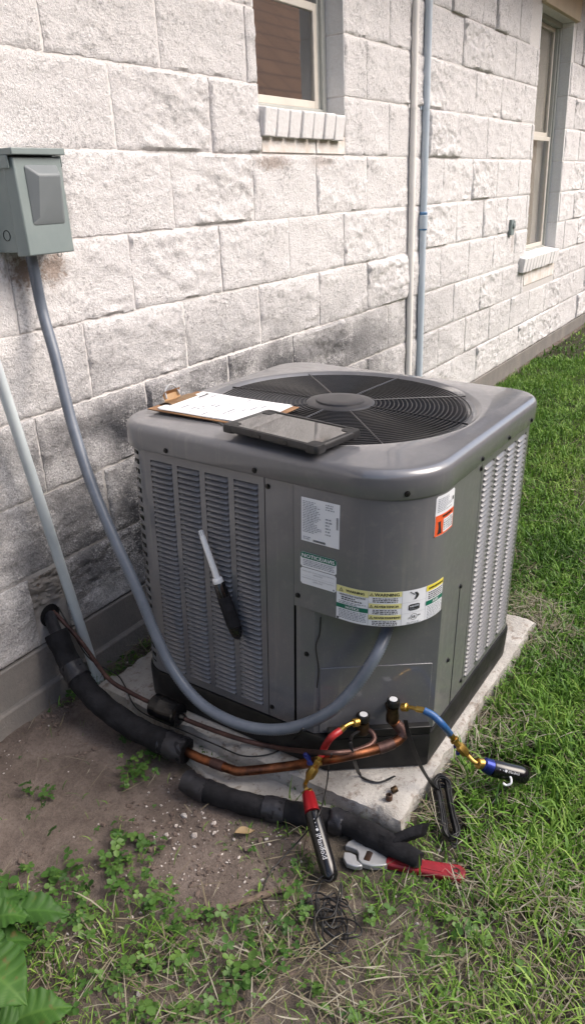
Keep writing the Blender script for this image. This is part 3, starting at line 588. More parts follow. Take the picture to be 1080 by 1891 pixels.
# base pan, its near corner cut off flat below the valves
def cut_ring(inset, z, off):
    P = ring_outline(inset, z); d_ = P[:, :2]@CHN-(CHN@CHA+off-inset); k_ = d_ > 0; P[k_, :2] -= d_[k_][:, None]*CHN; return P
mb = MB(); mb.loops([cut_ring(.004, 0, .020), cut_ring(-.003, .003, .020), cut_ring(-.006, .080, .020), cut_ring(-.003, .0895, .020), cut_ring(.012, .090, .020), cut_ring(.03, .082, .020)], cap0=True, cap1=True)
mb.build('base_pan', M['basep'], unit, 30)
# coil inside
mb = MB(); mb.loops([ring_outline(.024, .083), ring_outline(.024, .66)], cap1=True)
# leave the coil out of the valve bay: the bay is wider than the chamfer, so trim the near corner
V = np.array(mb.v); s = V[:, :2]@CHN-(CHN@CHA-.012); k = s > 0; V[k, :2] -= s[k][:, None]*CHN; mb.v = [tuple(q) for q in V]
mb.build('coil', M['dark'], unit, 30)
# lid: rolled edge, slightly sunken ring round the grille
q = rounded(HW, RAD, 0)[1]
def circ(r, z): return np.column_stack([r*np.cos(q), r*np.sin(q), np.full(len(q), z)])
def lerp(a, b, t): return a*(1-t)+b*t
edge = [ring_outline(.006, ZS), ring_outline(-.009, ZS), ring_outline(-.0115, ZS+.004), ring_outline(-.0115, ZS+.040)]
for k in range(1, 9): a = math.radians(90*k/8); edge.append(ring_outline(-.0115+.0185*(1-math.cos(a)), ZS+.040+.0188*math.sin(a)))
top0 = ring_outline(.017, ZS+.0595); c1 = circ(.338, ZT)
edge += [top0]+[lerp(top0, c1, t)*np.array([1, 1, 0])+np.array([0, 0, ZS+.0595+(ZT-ZS-.0595)*t]) for t in (.33, .66)]
edge += [c1, circ(.333, ZT-.001), circ(.327, ZT-.008), circ(.322, ZT-.010), circ(.306, ZT-.011), circ(.302, ZT-.015), circ(.300, ZT-.108)]
mb = MB(); mb.loops(edge); lid = mb.build('lid', M['paint'], unit, 50)
# fan inside
mb = MB()
for k in range(4):
    a0 = k*math.pi/2+.3; L = []
    for r_ in (.05, .14, .24, .285):
        L.append([(r_*math.cos(a0+da), r_*math.sin(a0+da), ZT-.09-.05*da) for da in np.linspace(0, 1.0, 6)])
    mb.loops(L, closed=False)
mb.lathe((0, 0, ZT-.16), (0, 0, 1), [(0, .07), (.08, .07), (.10, .05)], 24); mb.build('fan', M['fan'], unit, recalc=False)
# grille: one object per ring and rib
gr = bpy.data.objects.new('fan_grille', None); COL.objects.link(gr); gr.parent = unit; gr.matrix_local = T3(0, 0, ZT-.006)
def gdome(r_): return .005*(1-(r_/.31)**2)
for k in range(22):
    r_ = .088+k*(.311-.088)/21; mbx = MB(); th = np.linspace(0, 2*math.pi, 88, endpoint=False)
    mbx.tube(np.column_stack([r_*np.cos(th), r_*np.sin(th), np.full(88, gdome(r_))]), .0017, 6, closed=True); mbx.build('ring', M['wire'], gr, 60)
mbx = MB(); rs = np.linspace(.06, .325, 12); mbx.tube([(r_, 0, gdome(r_)+.0010) for r_ in rs], .0021, 6); rib = mbx.mesh('rib', M['wire'], 60)
for k in range(8): link('rib', rib, gr, Matrix.Rotation(k*math.pi/4, 4, 'Z'))
mbx = MB(); mbx.lathe((0, 0, .004), (0, 0, 1), [(0, .082), (.002, .084), (.0042, .081), (.005, .066), (.0058, .0595), (.0095, .0585), (.0108, .055), (.0112, .03), (.0112, .001)], 40); mbx.build('hub_cap', M['hub'], gr, 40)
# louvred panels
S1, SP, S3 = .295, -.035, -.11   # along the face, positive to the far end
NCOL, NROW = 4, 44
def blade(ln, p):
    prof = np.array([(.0105, .0094), (.006, .0072), (.0015, .0040), (-.0030, .0006), (-.0042, -.0012), (-.0034, -.0022)]); xs_ = [-.5, -.485, -.45, 0, .45, .485, .5]; sc = [0, .55, 1, 1, 1, .55, 0]; L = []
    for x_, s_ in zip(xs_, sc): L.append([(x_*ln, (y_-.0045)*s_+.0045, (z_-.0045)*(.45+.55*s_)+.0045) for y_, z_ in prof])
    m_ = MB(); m_.loops(L, closed=False); return m_.mesh('louver', M['louver'], 50, recalc=False)
def louver_panel(m4, label):     # panel frame: x from 0 (near) to LP (far); outward -y
    LP = S1-SP; z0, z1 = .0925, ZS-.001; cw = .0635; gap = (LP-NCOL*cw)/(NCOL+1); zb, zt = z0+.022, z1-.022; pan = MB()
    xs_ = [0]
    pan.bb(0, LP, 0, .0015, z0, zb-.002); pan.bb(0, LP, 0, .0015, zt, z1)
    for c in range(NCOL+1): a = c*(cw+gap); pan.bb(a, a+gap, 0, .0015, zb-.002, zt)
    o = pan.build('louver_panel', M['paint'], unit, mat4=m4); o['label'] = label
    pitch = (zt-zb)/NROW; me = blade(cw+.001, pitch)
    for c in range(NCOL):
        for r_ in range(NROW): link('louver', me, o, T3(gap+c*(cw+gap)+cw/2, -.0005, zb+r_*pitch+.0035))
    return o
# side facing along the wall (x = -HW): outward -x ; x_panel runs to the far end (+y)
ML = Matrix(((0, 1, 0, -HW), (-1, 0, 0, S1), (0, 0, 1, 0), (0, 0, 0, 1)))      # local x -> -y, starts at far end
louver_panel(ML, 'shaded louvred panel carrying the white probe')
MR = T3(SP*-1-.07, -HW, 0)
louver_panel(T3(-.035, -HW, 0), 'louvred panel facing the lawn')
# back panels (plain sheets with pressed ribs)
mb = MB()
for k in range(30): mb.bb(-.28, .28, HW-.004, HW, .11+k*.019, .11+k*.019+.011)
mb.build('rear_guard', M['paint'], unit)
mb = MB()
for k in range(30): mb.bb(HW-.004, HW, -.28, .28, .11+k*.019, .11+k*.019+.011)
mb.build('rear_guard', M['paint'], unit)
# posts beside the access panel
def flat_x(y0, y1, z0, z1, t=.0015, x=-HW): m_ = MB(); m_.bb(x, x+t, y0, y1, z0, z1); return m_
flat_x(S3+.003, SP-.002, .0925, ZS-.001).build('post', M['paint'], unit, bevel=.0006)
m_ = MB(); m_.bb(S3+.003, SP-.002, -HW, -HW+.0015, .0925, ZS-.001); m_.build('post', M['paint'], unit, bevel=.0006)
# slotted rounded corners
def slot_corner(m4, nm):
    r_ = .084; C0 = HW-r_; post = bpy.data.objects.new('corner_post', None); COL.objects.link(post); post.parent = unit; post.matrix_local = m4
    def arc(a0, a1, n, off=0): return [(-C0-(r_+off)*math.cos(a), C0+(r_+off)*math.sin(a)) for a in np.linspace(a0, a1, n)]
    def strip(a0, a1, z0, z1, n=10):
        m_ = MB(); p, p2 = arc(a0, a1, n), arc(a0, a1, n, -.0015)
        m_.loops([[(x_, y_, z0) for x_, y_ in p], [(x_, y_, z1) for x_, y_ in p], [(x_, y_, z1) for x_, y_ in p2], [(x_, y_, z0) for x_, y_ in p2], [(x_, y_, z0) for x_, y_ in p]], closed=False); return m_
    strip(0, .28, .0925, ZS-.001).build('stile', M['paint'], post); strip(1.17, math.pi/2, .0925, ZS-.001).build('stile', M['paint'], post)
    N = 24; zb, zt = .108, ZS-.014; p = (zt-zb)/N
    me = strip(.28, 1.17, 0, p*.46, 9).mesh('slat', M['paint'])
    for k in range(N): link('slat', me, post, T3(0, 0, zb+(k+.30)*p))
    strip(.28, 1.17, .0925, zb, 9).build('rail', M['paint'], post); strip(.28, 1.17, zt+.004, ZS-.001, 9).build('rail', M['paint'], post)
slot_corner(Matrix.Identity(4), 'a')
slot_corner(Matrix.Rotation(math.pi, 4, 'Z'), 'b')
slot_corner(Matrix.Rotation(-math.pi/2, 4, 'Z'), 'c')
# access panel: upper cover wraps the near corner
RC = .14; UL = (HW-RC)-.11
def per(u, off):
    if u < UL: return (-HW-off, -.11-u)
    a = (u-UL)/RC
    if a < math.pi/2: return (-HW+RC-(RC+off)*math.cos(a), -HW+RC-(RC+off)*math.sin(a))
    return (-HW+RC+(u-UL-RC*math.pi/2), -HW-off)
UT = UL+RC*math.pi/2+(HW-RC-.115); ZC = .417; COFF = .007
us = np.linspace(0.002, UT-.002, 60)
mb = MB(); prof = [(-.001, ZC+.012), (COFF-.002, ZC), (COFF, ZC+.0015), (COFF, ZS-.001), (-.001, ZS-.001)]
mb.loops([[(*per(u, o_), z_) for u in us] for o_, z_ in prof], closed=False)
for e in (us[0], us[-1]): mb.add([(*per(e, o_), z_) for o_, z_ in prof], [tuple(range(5))])
access = mb.build('access_panel', M['paint'], unit, 50)
# lower stiles and the flat valve panel across the corner
mb = MB(); zl, zh = .0925, ZC+.03
pts = [(-HW, -.113), (CHA[0], CHA[1]), (CHB[0], CHB[1]), (-.113, -HW)]
inn = [(-HW+.002, -.113), (CHA[0]+.002, CHA[1]-.001), (CHB[0]-.001, CHB[1]+.002), (-.113, -HW+.002)]
mb.loops([[(x_, y_, zl) for x_, y_ in pts], [(x_, y_, zh) for x_, y_ in pts], [(x_, y_, zh) for x_, y_ in inn], [(x_, y_, zl) for x_, y_ in inn], [(x_, y_, zl) for x_, y_ in pts]], closed=False)
valve_panel = mb.build('valve_panel', M['paint'], unit, 20)
# raised plate on the valve panel and its bottom bracket
cd2 = (CHB-CHA)/np.linalg.norm(CHB-CHA); CL = np.linalg.norm(CHB-CHA); CMAT = Matrix(((cd2[0], -CHN[0], 0, CHA[0]), (cd2[1], -CHN[1], 0, CHA[1]), (0, 0, 1, 0), (0, 0, 0, 1)))   # x along panel, -y outward
mb = MB(); mb.bb(.012, CL-.012, -.0028, .0, .097, .27); mb.build('valve_plate', M['paint'], unit, bevel=.0012, mat4=CMAT)
mb = MB(); mb.bb(.03, CL-.01, -.022, -.0035, .0905, .112); mb.build('valve_bracket', M['basep'], unit, bevel=.002, mat4=CMAT)
def screw(p, n, parent=unit, r=.0042):
    m_ = MB(); m_.lathe(p, n, [(-.001, r*1.5), (.0008, r*1.5), (.001, r), (.004, r*.95), (.0045, r*.6)], 8); return m_.build('screw', M['screw'], parent, 30)
for y_ in (.22, -.02): screw((-HW-.0115, y_, ZS+.012), (-1, 0, 0))
for a in (.25,): p0 = per(.235, .0115); screw((*p0, ZS+.014), (-.7, -.7, 0))
for x_ in (-.075, .10, .27): screw((x_, -HW-.0115, ZS+.012), (0, -1, 0))
for z_ in (.675, .12): screw((-HW, -.045, z_), (-1, 0, 0)); screw((-.045, -HW, z_), (0, -1, 0))
for z_ in (.445,): screw((-HW-COFF, -.122, z_), (-1, 0, 0), access); screw((-.13, -HW-COFF, z_-.02), (0, -1, 0), access)
for z_ in (.30,): screw((-HW, -.14, z_), (-1, 0, 0)); screw((-.15, -HW, .24), (0, -1, 0))

# ---- labels on the access panel
def text_mesh(s, bold=.0):
    c = bpy.data.curves.new('lettering', 'FONT'); c.body = s; c.offset = bold; c.resolution_u = 2; o = bpy.data.objects.new('lettering', c); COL.objects.link(o)
    bpy.context.view_layer.update(); me = bpy.data.meshes.new_from_object(o.evaluated_get(bpy.context.evaluated_depsgraph_get()))
    V = np.array([v.co[:] for v in me.vertices]); F = [tuple(p.vertices) for p in me.polygons]
    bpy.data.objects.remove(o); bpy.data.curves.remove(c); bpy.data.meshes.remove(me); return V, F
class Lab:
    def __init__(s): s.mb = MB(); s.mats = []
    def mi(s, m):
        if m not in s.mats: s.mats.append(m)
        return s.mats.index(m)
    def pt(s, u, z, l): return (*per(u, COFF+.0008+.0005*l), z)
    def rect(s, u0, u1, z0, z1, m, l=0, cr=0):
        n = max(2, int((u1-u0)/.004)); 
        if cr:
            uu = np.linspace(u0, u1, n+1); d = np.minimum(uu-u0, u1-uu); ins = np.where(d < cr, cr-np.sqrt(np.maximum(cr*cr-(cr-d)**2, 0)), 0)
            L = [[s.pt(u, z0+i_, l) for u, i_ in zip(uu, ins)], [s.pt(u, z1-i_, l) for u, i_ in zip(uu, ins)]]
        else: uu = np.linspace(u0, u1, n+1); L = [[s.pt(u, z, l) for u in uu] for z in (z0, z1)]
        s.mb.loops(L, s.mi(m), closed=False)
    def text(s, t, u0, u1, z0, z1, m, l=2, bold=0.0, align='C'):
        V, F = text_mesh(t, 0); lo, hi = V.min(0), V.max(0); sz = hi-lo; k = min((u1-u0)/sz[0], (z1-z0)/max(sz[1], .01)); kx = min((u1-u0)/sz[0], k*1.25)
        ox = (u0+u1)/2-sz[0]*kx/2 if align == 'C' else u0; oz = (z0+z1)/2-sz[1]*k/2
        w_ = (z1-z0)*.045 if bold else 0
        for q_ in ((0,) if not bold else (-1, 0, 1)): s.mb.add([s.pt(ox+(x-lo[0])*kx+q_*w_, oz+(y-lo[1])*k, l+.2*(q_+1)) for x, y, _ in V], F, s.mi(m))
    def lines(s, u0, u1, z0, z1, n, m, fill=.9, seed=1, hgt=.45, ragged=True):   # rows of unreadable fine print
        r = random.Random(seed); dz = (z1-z0)/n
        for i in range(n):
            u = u0; end = u0+(u1-u0)*(fill if not ragged else r.uniform(.55, 1)*fill); zc = z1-(i+.5)*dz
            while u < end-.002:
                wl = min(r.uniform(.002, .008), end-u); s.rect(u, u+wl, zc-dz*hgt/2, zc+dz*hgt/2, m, 2); u += wl+.0016
    def build(s, name, label):
        o = s.mb.build(name, s.mats, access, 60, recalc=False); o['label'] = label; return o
A = Lab(); A.rect(.021, .110, .578, .674, M['label'])
A.lines(.025, .098, .598, .668, 19, M['lgrey'], .62, 3); A.lines(.078, .104, .655, .670, 3, M['lgrey'], 1, 4); A.lines(.078, .095, .600, .640, 6, M['lgrey'], .9, 5)
for k in range(12): A.rect(.103, .1075, .620+k*.0022, .6212+k*.0022, M['inkd'], 2)
for k in range(16): A.rect(.050+k*.0018, .0511+k*.0018, .5805, .5855, M['inkd'], 2)
A.lines(.026, .06, .582, .590, 2, M['lgrey'], .8, 9); A.build('rating_label', 'white rating plate sticker with rows of fine print')
A = Lab(); A.rect(.019, .105, .518, .5525, M['label'], 0, .004); A.rect(.0195, .1045, .5385, .5523, M['green'], 1, .003); A.text('NOTICE/AVIS', .0235, .1005, .5412, .5494, M['label'], 2, .012)
A.lines(.026, .100, .522, .537, 4, M['lgrey'], 1, 12, .5, False); A.build('notice_sticker', 'white sticker with green NOTICE/AVIS band')
A = Lab(); A.rect(.019, .105, .478, .5165, M['label'], 0, .004); A.text('MIAMI-DADE COUNTY PRODUCT CONTROL', .024, .101, .5075, .5115, M['lgrey']); A.text('APPROVED', .050, .073, .5025, .506, M['lgrey'])
A.rect(.024, .100, .4985, .4988, M['lgrey'], 2); A.text('MIAMI-DADE COUNTY PRODUCT CONTROL', .024, .101, .4915, .4955, M['lgrey']); A.text('APPROVED', .050, .073, .4865, .490, M['lgrey']); A.rect(.0975, .1015, .4805, .4845, M['lgrey'], 2); A.build('approval_sticker', 'plain white sticker under the green notice')
A = Lab(); Z0, Z1 = .4205, .4995; A.rect(.106, .346, Z0, Z1, M['label'])
for u in (.174, .238, .291): A.rect(u-.0003, u+.0003, Z0, Z1, M['lgrey'], 2)
def tri(u, z, s_):
    A.mb.add([A.pt(u-s_/2, z, 2), A.pt(u+s_/2, z, 2), A.pt(u, z+s_*.9, 2)], [(0, 1, 2)], A.mi(M['inkd'])); A.mb.add([A.pt(u-s_*.3, z+.0012, 2.5), A.pt(u+s_*.3, z+.0012, 2.5), A.pt(u, z+s_*.66, 2.5)], [(0, 1, 2)], A.mi(M['yellow']))
    A.rect(u-.0004, u+.0004, z+.0018, z+.0042, M['inkd'], 3)
A.rect(.1063, .1735, .4845, Z1, M['yellow'], 1); tri(.117, .487, .010); A.text('WARNING', .128, .166, .488, .4955, M['inkd'], 2, .02); A.text('HAZARDOUS VOLTAGE', .113, .168, .4785, .483, M['inkd'], 2, .02); A.lines(.118, .165, .468, .4775, 2, M['inkd'], 1, 21, .5); A.lines(.112, .170, .4595, .467, 2, M['lgrey'], 1, 22, .5)
A.rect(.1063, .1735, .4485, .4585, M['green'], 1); A.text('NOTICE', .128, .156, .450, .457, M['label'], 2, .02); A.lines(.112, .170, .425, .447, 6, M['lgrey'], 1, 23, .5, False); A.rect(.108, .1125, .4215, .4265, M['inkd'], 2)
for zt_, s_ in ((Z1, 'WARNING'), (.4725, 'ADVERTENCIA'), (.4465, 'ADVERTISSEMENT')):
    A.rect(.1745, .2375, zt_-.0115, zt_, M['yellow'], 1); tri(.1795, zt_-.0098, .008); A.text(s_, .185 if len(s_) < 12 else .1845, .232 if len(s_) < 12 else .2365, zt_-.0095, zt_-.0025, M['inkd'], 2, .02); A.lines(.182, .230, zt_-.0245, zt_-.0130, 3, M['inkd'], 1, len(s_), .5, False)
A.rect(.239, .2905, .4725, .4728, M['lgrey'], 2); A.rect(.239, .2905, .4475, .4478, M['lgrey'], 2)
for k in range(10):              # hand-in-arc pictogram
    a = k/9; A.rect(.263+.004*math.sin(a*3), .268+.005*math.sin(a*3), .478+.0145*a, .4797+.0145*a, M['inkd'], 2)
for k in range(5): A.rect(.2535+k*.002, .256+k*.002, .4945-k*.0015, .4962-k*.0015, M['inkd'], 2)
A.rect(.252, .2765, .4525, .467, M['inkd'], 1, .002); A.text('AHRI', .254, .263, .460, .4645, M['label'], 2, .02); A.rect(.264, .2745, .4605, .4645, M['lgrey'], 2); A.lines(.255, .2755, .454, .459, 2, M['lgrey'], 1, 31, .4)
th = np.linspace(0, 2*math.pi, 25); A.mb.loops([[A.pt(.2645+r_*math.cos(a), .4375+r_*math.sin(a), 2) for a in th] for r_ in (.0074, .0066)], A.mi(M['inkd']), closed=False); A.text('UL', .260, .269, .4345, .4405, M['inkd'], 2, .02); A.text('c', .253, .256, .434, .4375, M['inkd'], 2, .02); A.text('us', .2735, .279, .4375, .441, M['inkd'], 2, .02); A.lines(.25, .283, .4215, .427, 2, M['lgrey'], 1, 33, .4)
A.rect(.2915, .3458, .4865, Z1, M['yellowd'], 1); A.text('AVERTISSEMENT', .297, .3435, .489, .4965, M['inkd'], 2, .02); A.lines(.297, .342, .4660, .4850, 4, M['inkd'], 1, 41, .5, False); A.rect(.2915, .3458, .4535, .4640, M['green'], 1); A.text('AVIS', .310, .328, .4553, .4625, M['label'], 2, .02); A.lines(.296, .344, .4225, .4520, 8, M['lgrey'], 1, 42, .5, False)
A.build('warning_label', 'long wrap-round warning label with yellow and green bands')
A = Lab(); A.rect(.301, .372, .604, .691, M['label'], 0, .004); A.rect(.302, .371, .605, .650, M['orange'], 1); A.lines(.306, .360, .656, .686, 8, M['lgrey'], 1, 51, .45); A.rect(.360, .366, .668, .676, M['inkd'], 2)
A.text('WARNING', .322, .362, .641, .648, M['inkd'], 2, .02); A.rect(.327, .368, .609, .638, M['label'], 2); A.lines(.329, .367, .611, .636, 5, M['inkd'], 1, 52, .6, False)
for k in range(14): a = k/13; A.rect(.309+.003*math.sin(a*3), .320+.002*math.cos(a*4), .609+.025*a, .611+.025*a, M['inkd'], 2)
A.build('service_sticker', 'white and orange warning sticker with a hand symbol')

# ---- service valves
def valve(cap_px, off, ht, label):
    p = to_local(chplane(*cap_px, off)); v = bpy.data.objects.new('service_valve', None); COL.objects.link(v); v.parent = unit; v.matrix_local = T3(p[0], p[1], p[2]-ht); v['label'] = label
    m_ = MB(); m_.lathe((0, 0, -.012), (0, 0, 1), [(0, .012), (.004, .0145), (.020, .0145), (.026, .0125), (ht-.006, .0125)], 18); m_.lathe((0, 0, .010), (*-CHN, 0), [(0, .011), (off-.006, .011)], 14); m_.build('valve_body', M['brassd'], v)
    m_ = MB(); m_.lathe((0, 0, ht-.014), (0, 0, 1), [(0, .0125), (.002, .0142), (.014, .0142), (.0165, .0125)], 24); m_.build('cap', M['screw'], v)
    m_ = MB(); m_.lathe((0, 0, ht+.0026), (0, 0, 1), [(0, .0092), (.0008, .0090)], 24); m_.build('cap_disc', M['silver'], v)
    return v, p
HTL, HTR = .036, .046
vL, pL = valve((671, 1321), .040, HTL, 'smaller liquid line valve with a white cap disc'); vR, pR = valve((726, 1293), .040, HTR, 'larger suction valve with a white cap disc')

# ================================================================ THINGS ON THE UNIT
def uframe(p, xdir): return UMAT@frame(p, xdir, (-xdir[1], xdir[0], 0))
# clipboard
clipb = empty('clipboard', 'brown hardboard clipboard with a gold clip on the condenser lid', 'clipboard', uframe((-.225, .345, ZT+.0035), (.03, -1, 0.0)))   # local x runs towards the access panel, y towards the wall side
def rectp(x0, x1, y0, y1): return [(x0, y0), (x1, y0), (x1, y1), (x0, y1)]
mb = MB(); mb.prism(rectp(0, .30, -.085, .105), 0, .003); mb.build('board', M['hard'], clipb, bevel=.001)
mb = MB(); mb.loops([[(x_, -.045, z_) for x_, z_ in ((.0, .004), (.012, .010), (.030, .012), (.045, .0065))], [(x_, .055, z_) for x_, z_ in ((.0, .004), (.012, .010), (.030, .012), (.045, .0065))]], closed=False)
mb.loops([[(x_, y_, z_) for x_, z_ in ((.004, .006), (-.002, .02), (.004, .030))] for y_ in (-.025, -.02, .03, .035)], closed=False); mb.build('clip', M['clipm'], clipb, bevel=0)
mb = MB(); mb.tube(spline([(.006, -.02, .012), (-.002, -.015, .030), (-.004, .005, .040), (-.002, .025, .030), (.006, .03, .012)], .004), .0022, 8); mb.build('clip_handle', M['steel'], clipb)
mb = MB(); mb.bb(.040, .048, -.055, .080, .0035, .0085); mb.build('clip_bar', M['white'], clipb, bevel=.002)
pap = empty('paper_form', 'stack of printed paper forms held on the clipboard', 'paper', uframe((-.225, .345, ZT+.0072), (.03, -1, 0.0)))
for k, (dx, dy, rz) in enumerate(((0, 0, 0), (.004, -.003, .012), (-.002, .002, -.006))):
    U = np.linspace(.025, .285, 14); V = np.linspace(-.078, .098, 6)
    L = [[(u, v, .0012*k+.0015*math.sin(u*19+k)*(u-.03)*3+.004*max(0, (abs(v-.01)-.07))*3) for u in U] for v in V]
    m_ = MB(); m_.loops(L, closed=False)
    if k == 2:
        r = random.Random(5); lift = .0011
        def zf(u): return .0024+.0015*math.sin(u*19+2)*(u-.03)*3+lift
        def mark(u0, u1, v0, v1, mi=1): n = max(2, int((u1-u0)/.01)); uu = np.linspace(u0, u1, n); m_.loops([[(u, v, zf(u)) for u in uu] for v in (v0, v1)], mi, closed=False)
        mark(.045, .055, .045, .085, 2); 
        for i in range(15):
            u = .062+i*.0125; v = -.072
            while v < .085:
                wl = r.uniform(.008, .035)
                if r.random() < .55: mark(u, u+r.choice((.0016, .0022, .004)), v, min(v+wl, .088))
                v += wl+r.uniform(.004, .014)
    m_.build('sheet', [M['paper'], M['ink'], M['inkd']], pap, 60, mat4=T3(dx, dy, 0)@Matrix.Rotation(rz, 4, 'Z'), recalc=False)
# tablet
tc = [uplane(a, b, 2, ZT+.018)[:2] for a, b in ((408, 787), (497, 763), (667, 797), (585, 835))]
xd = ((tc[3]-tc[0])+(tc[2]-tc[1]))/2; TLN = np.linalg.norm(xd); xd /= TLN; yd = np.array([-xd[1], xd[0]]); TWD = .5*(abs((tc[1]-tc[0])@yd)+abs((tc[2]-tc[3])@yd)); tcn = sum(tc)/4
tab = empty('tablet', 'black tablet in a rugged case with a reflecting screen, lying on the lid', 'tablet', uframe((tcn[0], tcn[1], ZT+.0095), (xd[0], xd[1], 0)))
tilt = Matrix.Rotation(math.radians(1.2), 4, 'Y')
def rr(hx, hy, r, z, n=6):
    out = []
    for sx, sy, a0 in ((1, 1, 0), (-1, 1, 90), (-1, -1, 180), (1, -1, 270)):
        for k in range(n): a = math.radians(a0+90*k/(n-1)); out.append((sx*(hx-r)+r*math.cos(a), sy*(hy-r)+r*math.sin(a), z))
    return out
hx, hy = TLN/2, TWD/2; mb = MB()
mb.loops([rr(hx-.006, hy-.006, .012, 0), rr(hx, hy, .016, .004), rr(hx, hy, .016, .012), rr(hx-.003, hy-.003, .014, .016), rr(hx-.010, hy-.010, .006, .0165), rr(hx-.0115, hy-.0115, .005, .0140)], cap0=True, cap1=True); mb.build('case', M['black'], tab, 40)
mb = MB(); mb.prism([q_[:2] for q_ in rr(hx-.0118, hy-.0118, .004, 0)], .0139, .0147); mb.build('screen', M['screenglass'], tab)
for sx in (-1, 1):
    for sy in (-1, 1): mb = MB(); mb.loops([rr(.017, .017, .010, 0), rr(.0178, .0178, .011, .009), rr(.0155, .0155, .009, .0158)], cap0=True, cap1=True); mb.build('corner_bumper', M['black'], tab, 40, mat4=T3(sx*(hx-.0165), sy*(hy-.0165), 0))
for xx in (-.04, .03): mb = MB(); mb.bb(xx, xx+.022, -hy-.0015, -hy+.004, .004, .013); mb.build('case_latch', M['blackg'], tab, bevel=.001)
# humidity probe stuck on the louvres
pa, pb, pc = [uplane(a, b, 0, -HW-o_) for a, b, o_ in ((370, 979, .016), (404, 1076, .019), (441, 1180, .019))]
probe = empty('humidity_probe', 'white wand probe with a black handle stuck to the louvred panel', 'probe', UMAT)
mb = MB(); d = (pb-pa); L = np.linalg.norm(d); mb.lathe(pa, d, [(0, .003), (.0015, .0055), (.016, .0060), (.018, .0066), (L-.012, .0075)], 20); mb.build('wand', M['white'], probe)
mb = MB(); mb.lathe(pa+d/L*(L-.012), d, [(0, .0105), (.003, .0120), (.012, .0118), (.014, .0105)], 24); mb.build('collar', M['white'], probe)
mb = MB(); d2 = d/L
for k in range(8):
    a = k*math.pi/4; e1 = np.cross(d2, [0, 0, 1]); e1 /= np.linalg.norm(e1); e2 = np.cross(d2, e1); o_ = (math.cos(a)*e1+math.sin(a)*e2)*.0059
    mb.tube([pa+d2*.002+o_, pa+d2*.012+o_], .0006, 5)
mb.build('sensor_slot', M['lgrey'], probe)
d = pc-pb; L2 = np.linalg.norm(d)
mb = MB(); mb.lathe(pb, d, [(0, .0115), (.004, .0128), (.030, .0142), (.034, .0145)], 24); mb.build('neck', M['blackg'], probe)
mb = MB(); mb.lathe(pb+d/L2*.0335, d, [(0, .0146), (.001, .0152), (L2-.070, .0160), (L2-.066, .0155)], 24); mb.build('grip', M['foam'], probe)
mb = MB(); mb.lathe(pb+d/L2*(L2-.033), d, [(0, .0150), (.012, .0148), (.022, .0125), (.029, .0085), (.033, .003)], 24); mb.build('end_cap', M['blackg'], probe)

# ================================================================ WALL FITTINGS
box = empty('disconnect_box', 'grey metal electrical disconnect box on the block wall', 'electrical box', T3(.62, 0, 1.1)); BI = T3(-.62, 0, -1.1)
def wp(a, b, y): return aty(a, b, y)
yF = -.105; l_, r_ = wp(38, 380, yF)[0], wp(128, 380, yF)[0]; zt, zb = wp(80, 290, yF)[2], wp(95, 470, yF)[2]; 
mb = MB(); mb.bb(l_, r_, yF+.03, -.004, zb+.008, zt+.012); mb.build('back_box', M['galv'], box, bevel=.003, mat4=BI)
mb = MB(); mb.loops([[(l_-.002, yF+.034, zb), (r_+.002, yF+.034, zb), (r_+.002, yF+.034, zt+.002), (l_-.002, yF+.034, zt+.002)], [(l_+.004, yF, zb+.001), (r_-.002, yF, zb+.001), (r_-.002, yF+.004, zt), (l_+.004, yF+.004, zt)]], cap0=True, cap1=True); cov = mb.build('cover', M['galv'], box, bevel=.003, mat4=BI)
mw = (r_-l_); m0 = l_+mw*.30; m1 = r_-mw*.17
mb = MB(); mb.loops([[(m0-.012, yF, zb+.065), (m1+.006, yF, zb+.065), (m1+.006, yF+.002, zt-.016), (m0-.012, yF+.002, zt-.016)], [(m0+.004, yF-.004, zb+.075), (m1, yF-.004, zb+.075), (m1-.006, yF-.020, zt-.036), (m0+.006, yF-.020, zt-.036)]], cap1=True); mb.build('raised_panel', M['inset'], box, bevel=.004, seg=3, mat4=BI)
mb = MB(); mb.bb(l_-.006, r_+.004, yF-.007, -.006, zt+.004, zt+.018); mb.bb(l_-.007, l_-.0025, yF+.01, -.006, zt-.022, zt+.004); mb.bb(r_+.003, r_+.007, yF+.01, -.03, zt-.02, zt+.004); mb.build('rain_hood', M['galv'], box, bevel=.002, mat4=BI)
mb = MB(); th = np.linspace(0, 2*math.pi, 28, endpoint=False); mb.tube(np.column_stack([np.full(28, l_-.0008), -.045+.011*np.cos(th), zb+.045+.011*np.sin(th)]), .0008, 5, closed=True); mb.build('knockout', M['screw'], box, mat4=BI)
mb = MB(); th = np.linspace(0, 2*math.pi, 16, endpoint=False); mb.tube(np.column_stack([r_-.035+.006*np.cos(th), np.full(16, yF+.015), zb-.002+.006*np.sin(th)]), .001, 6, closed=True); mb.build('lock_hasp', M['steel'], box, mat4=BI)
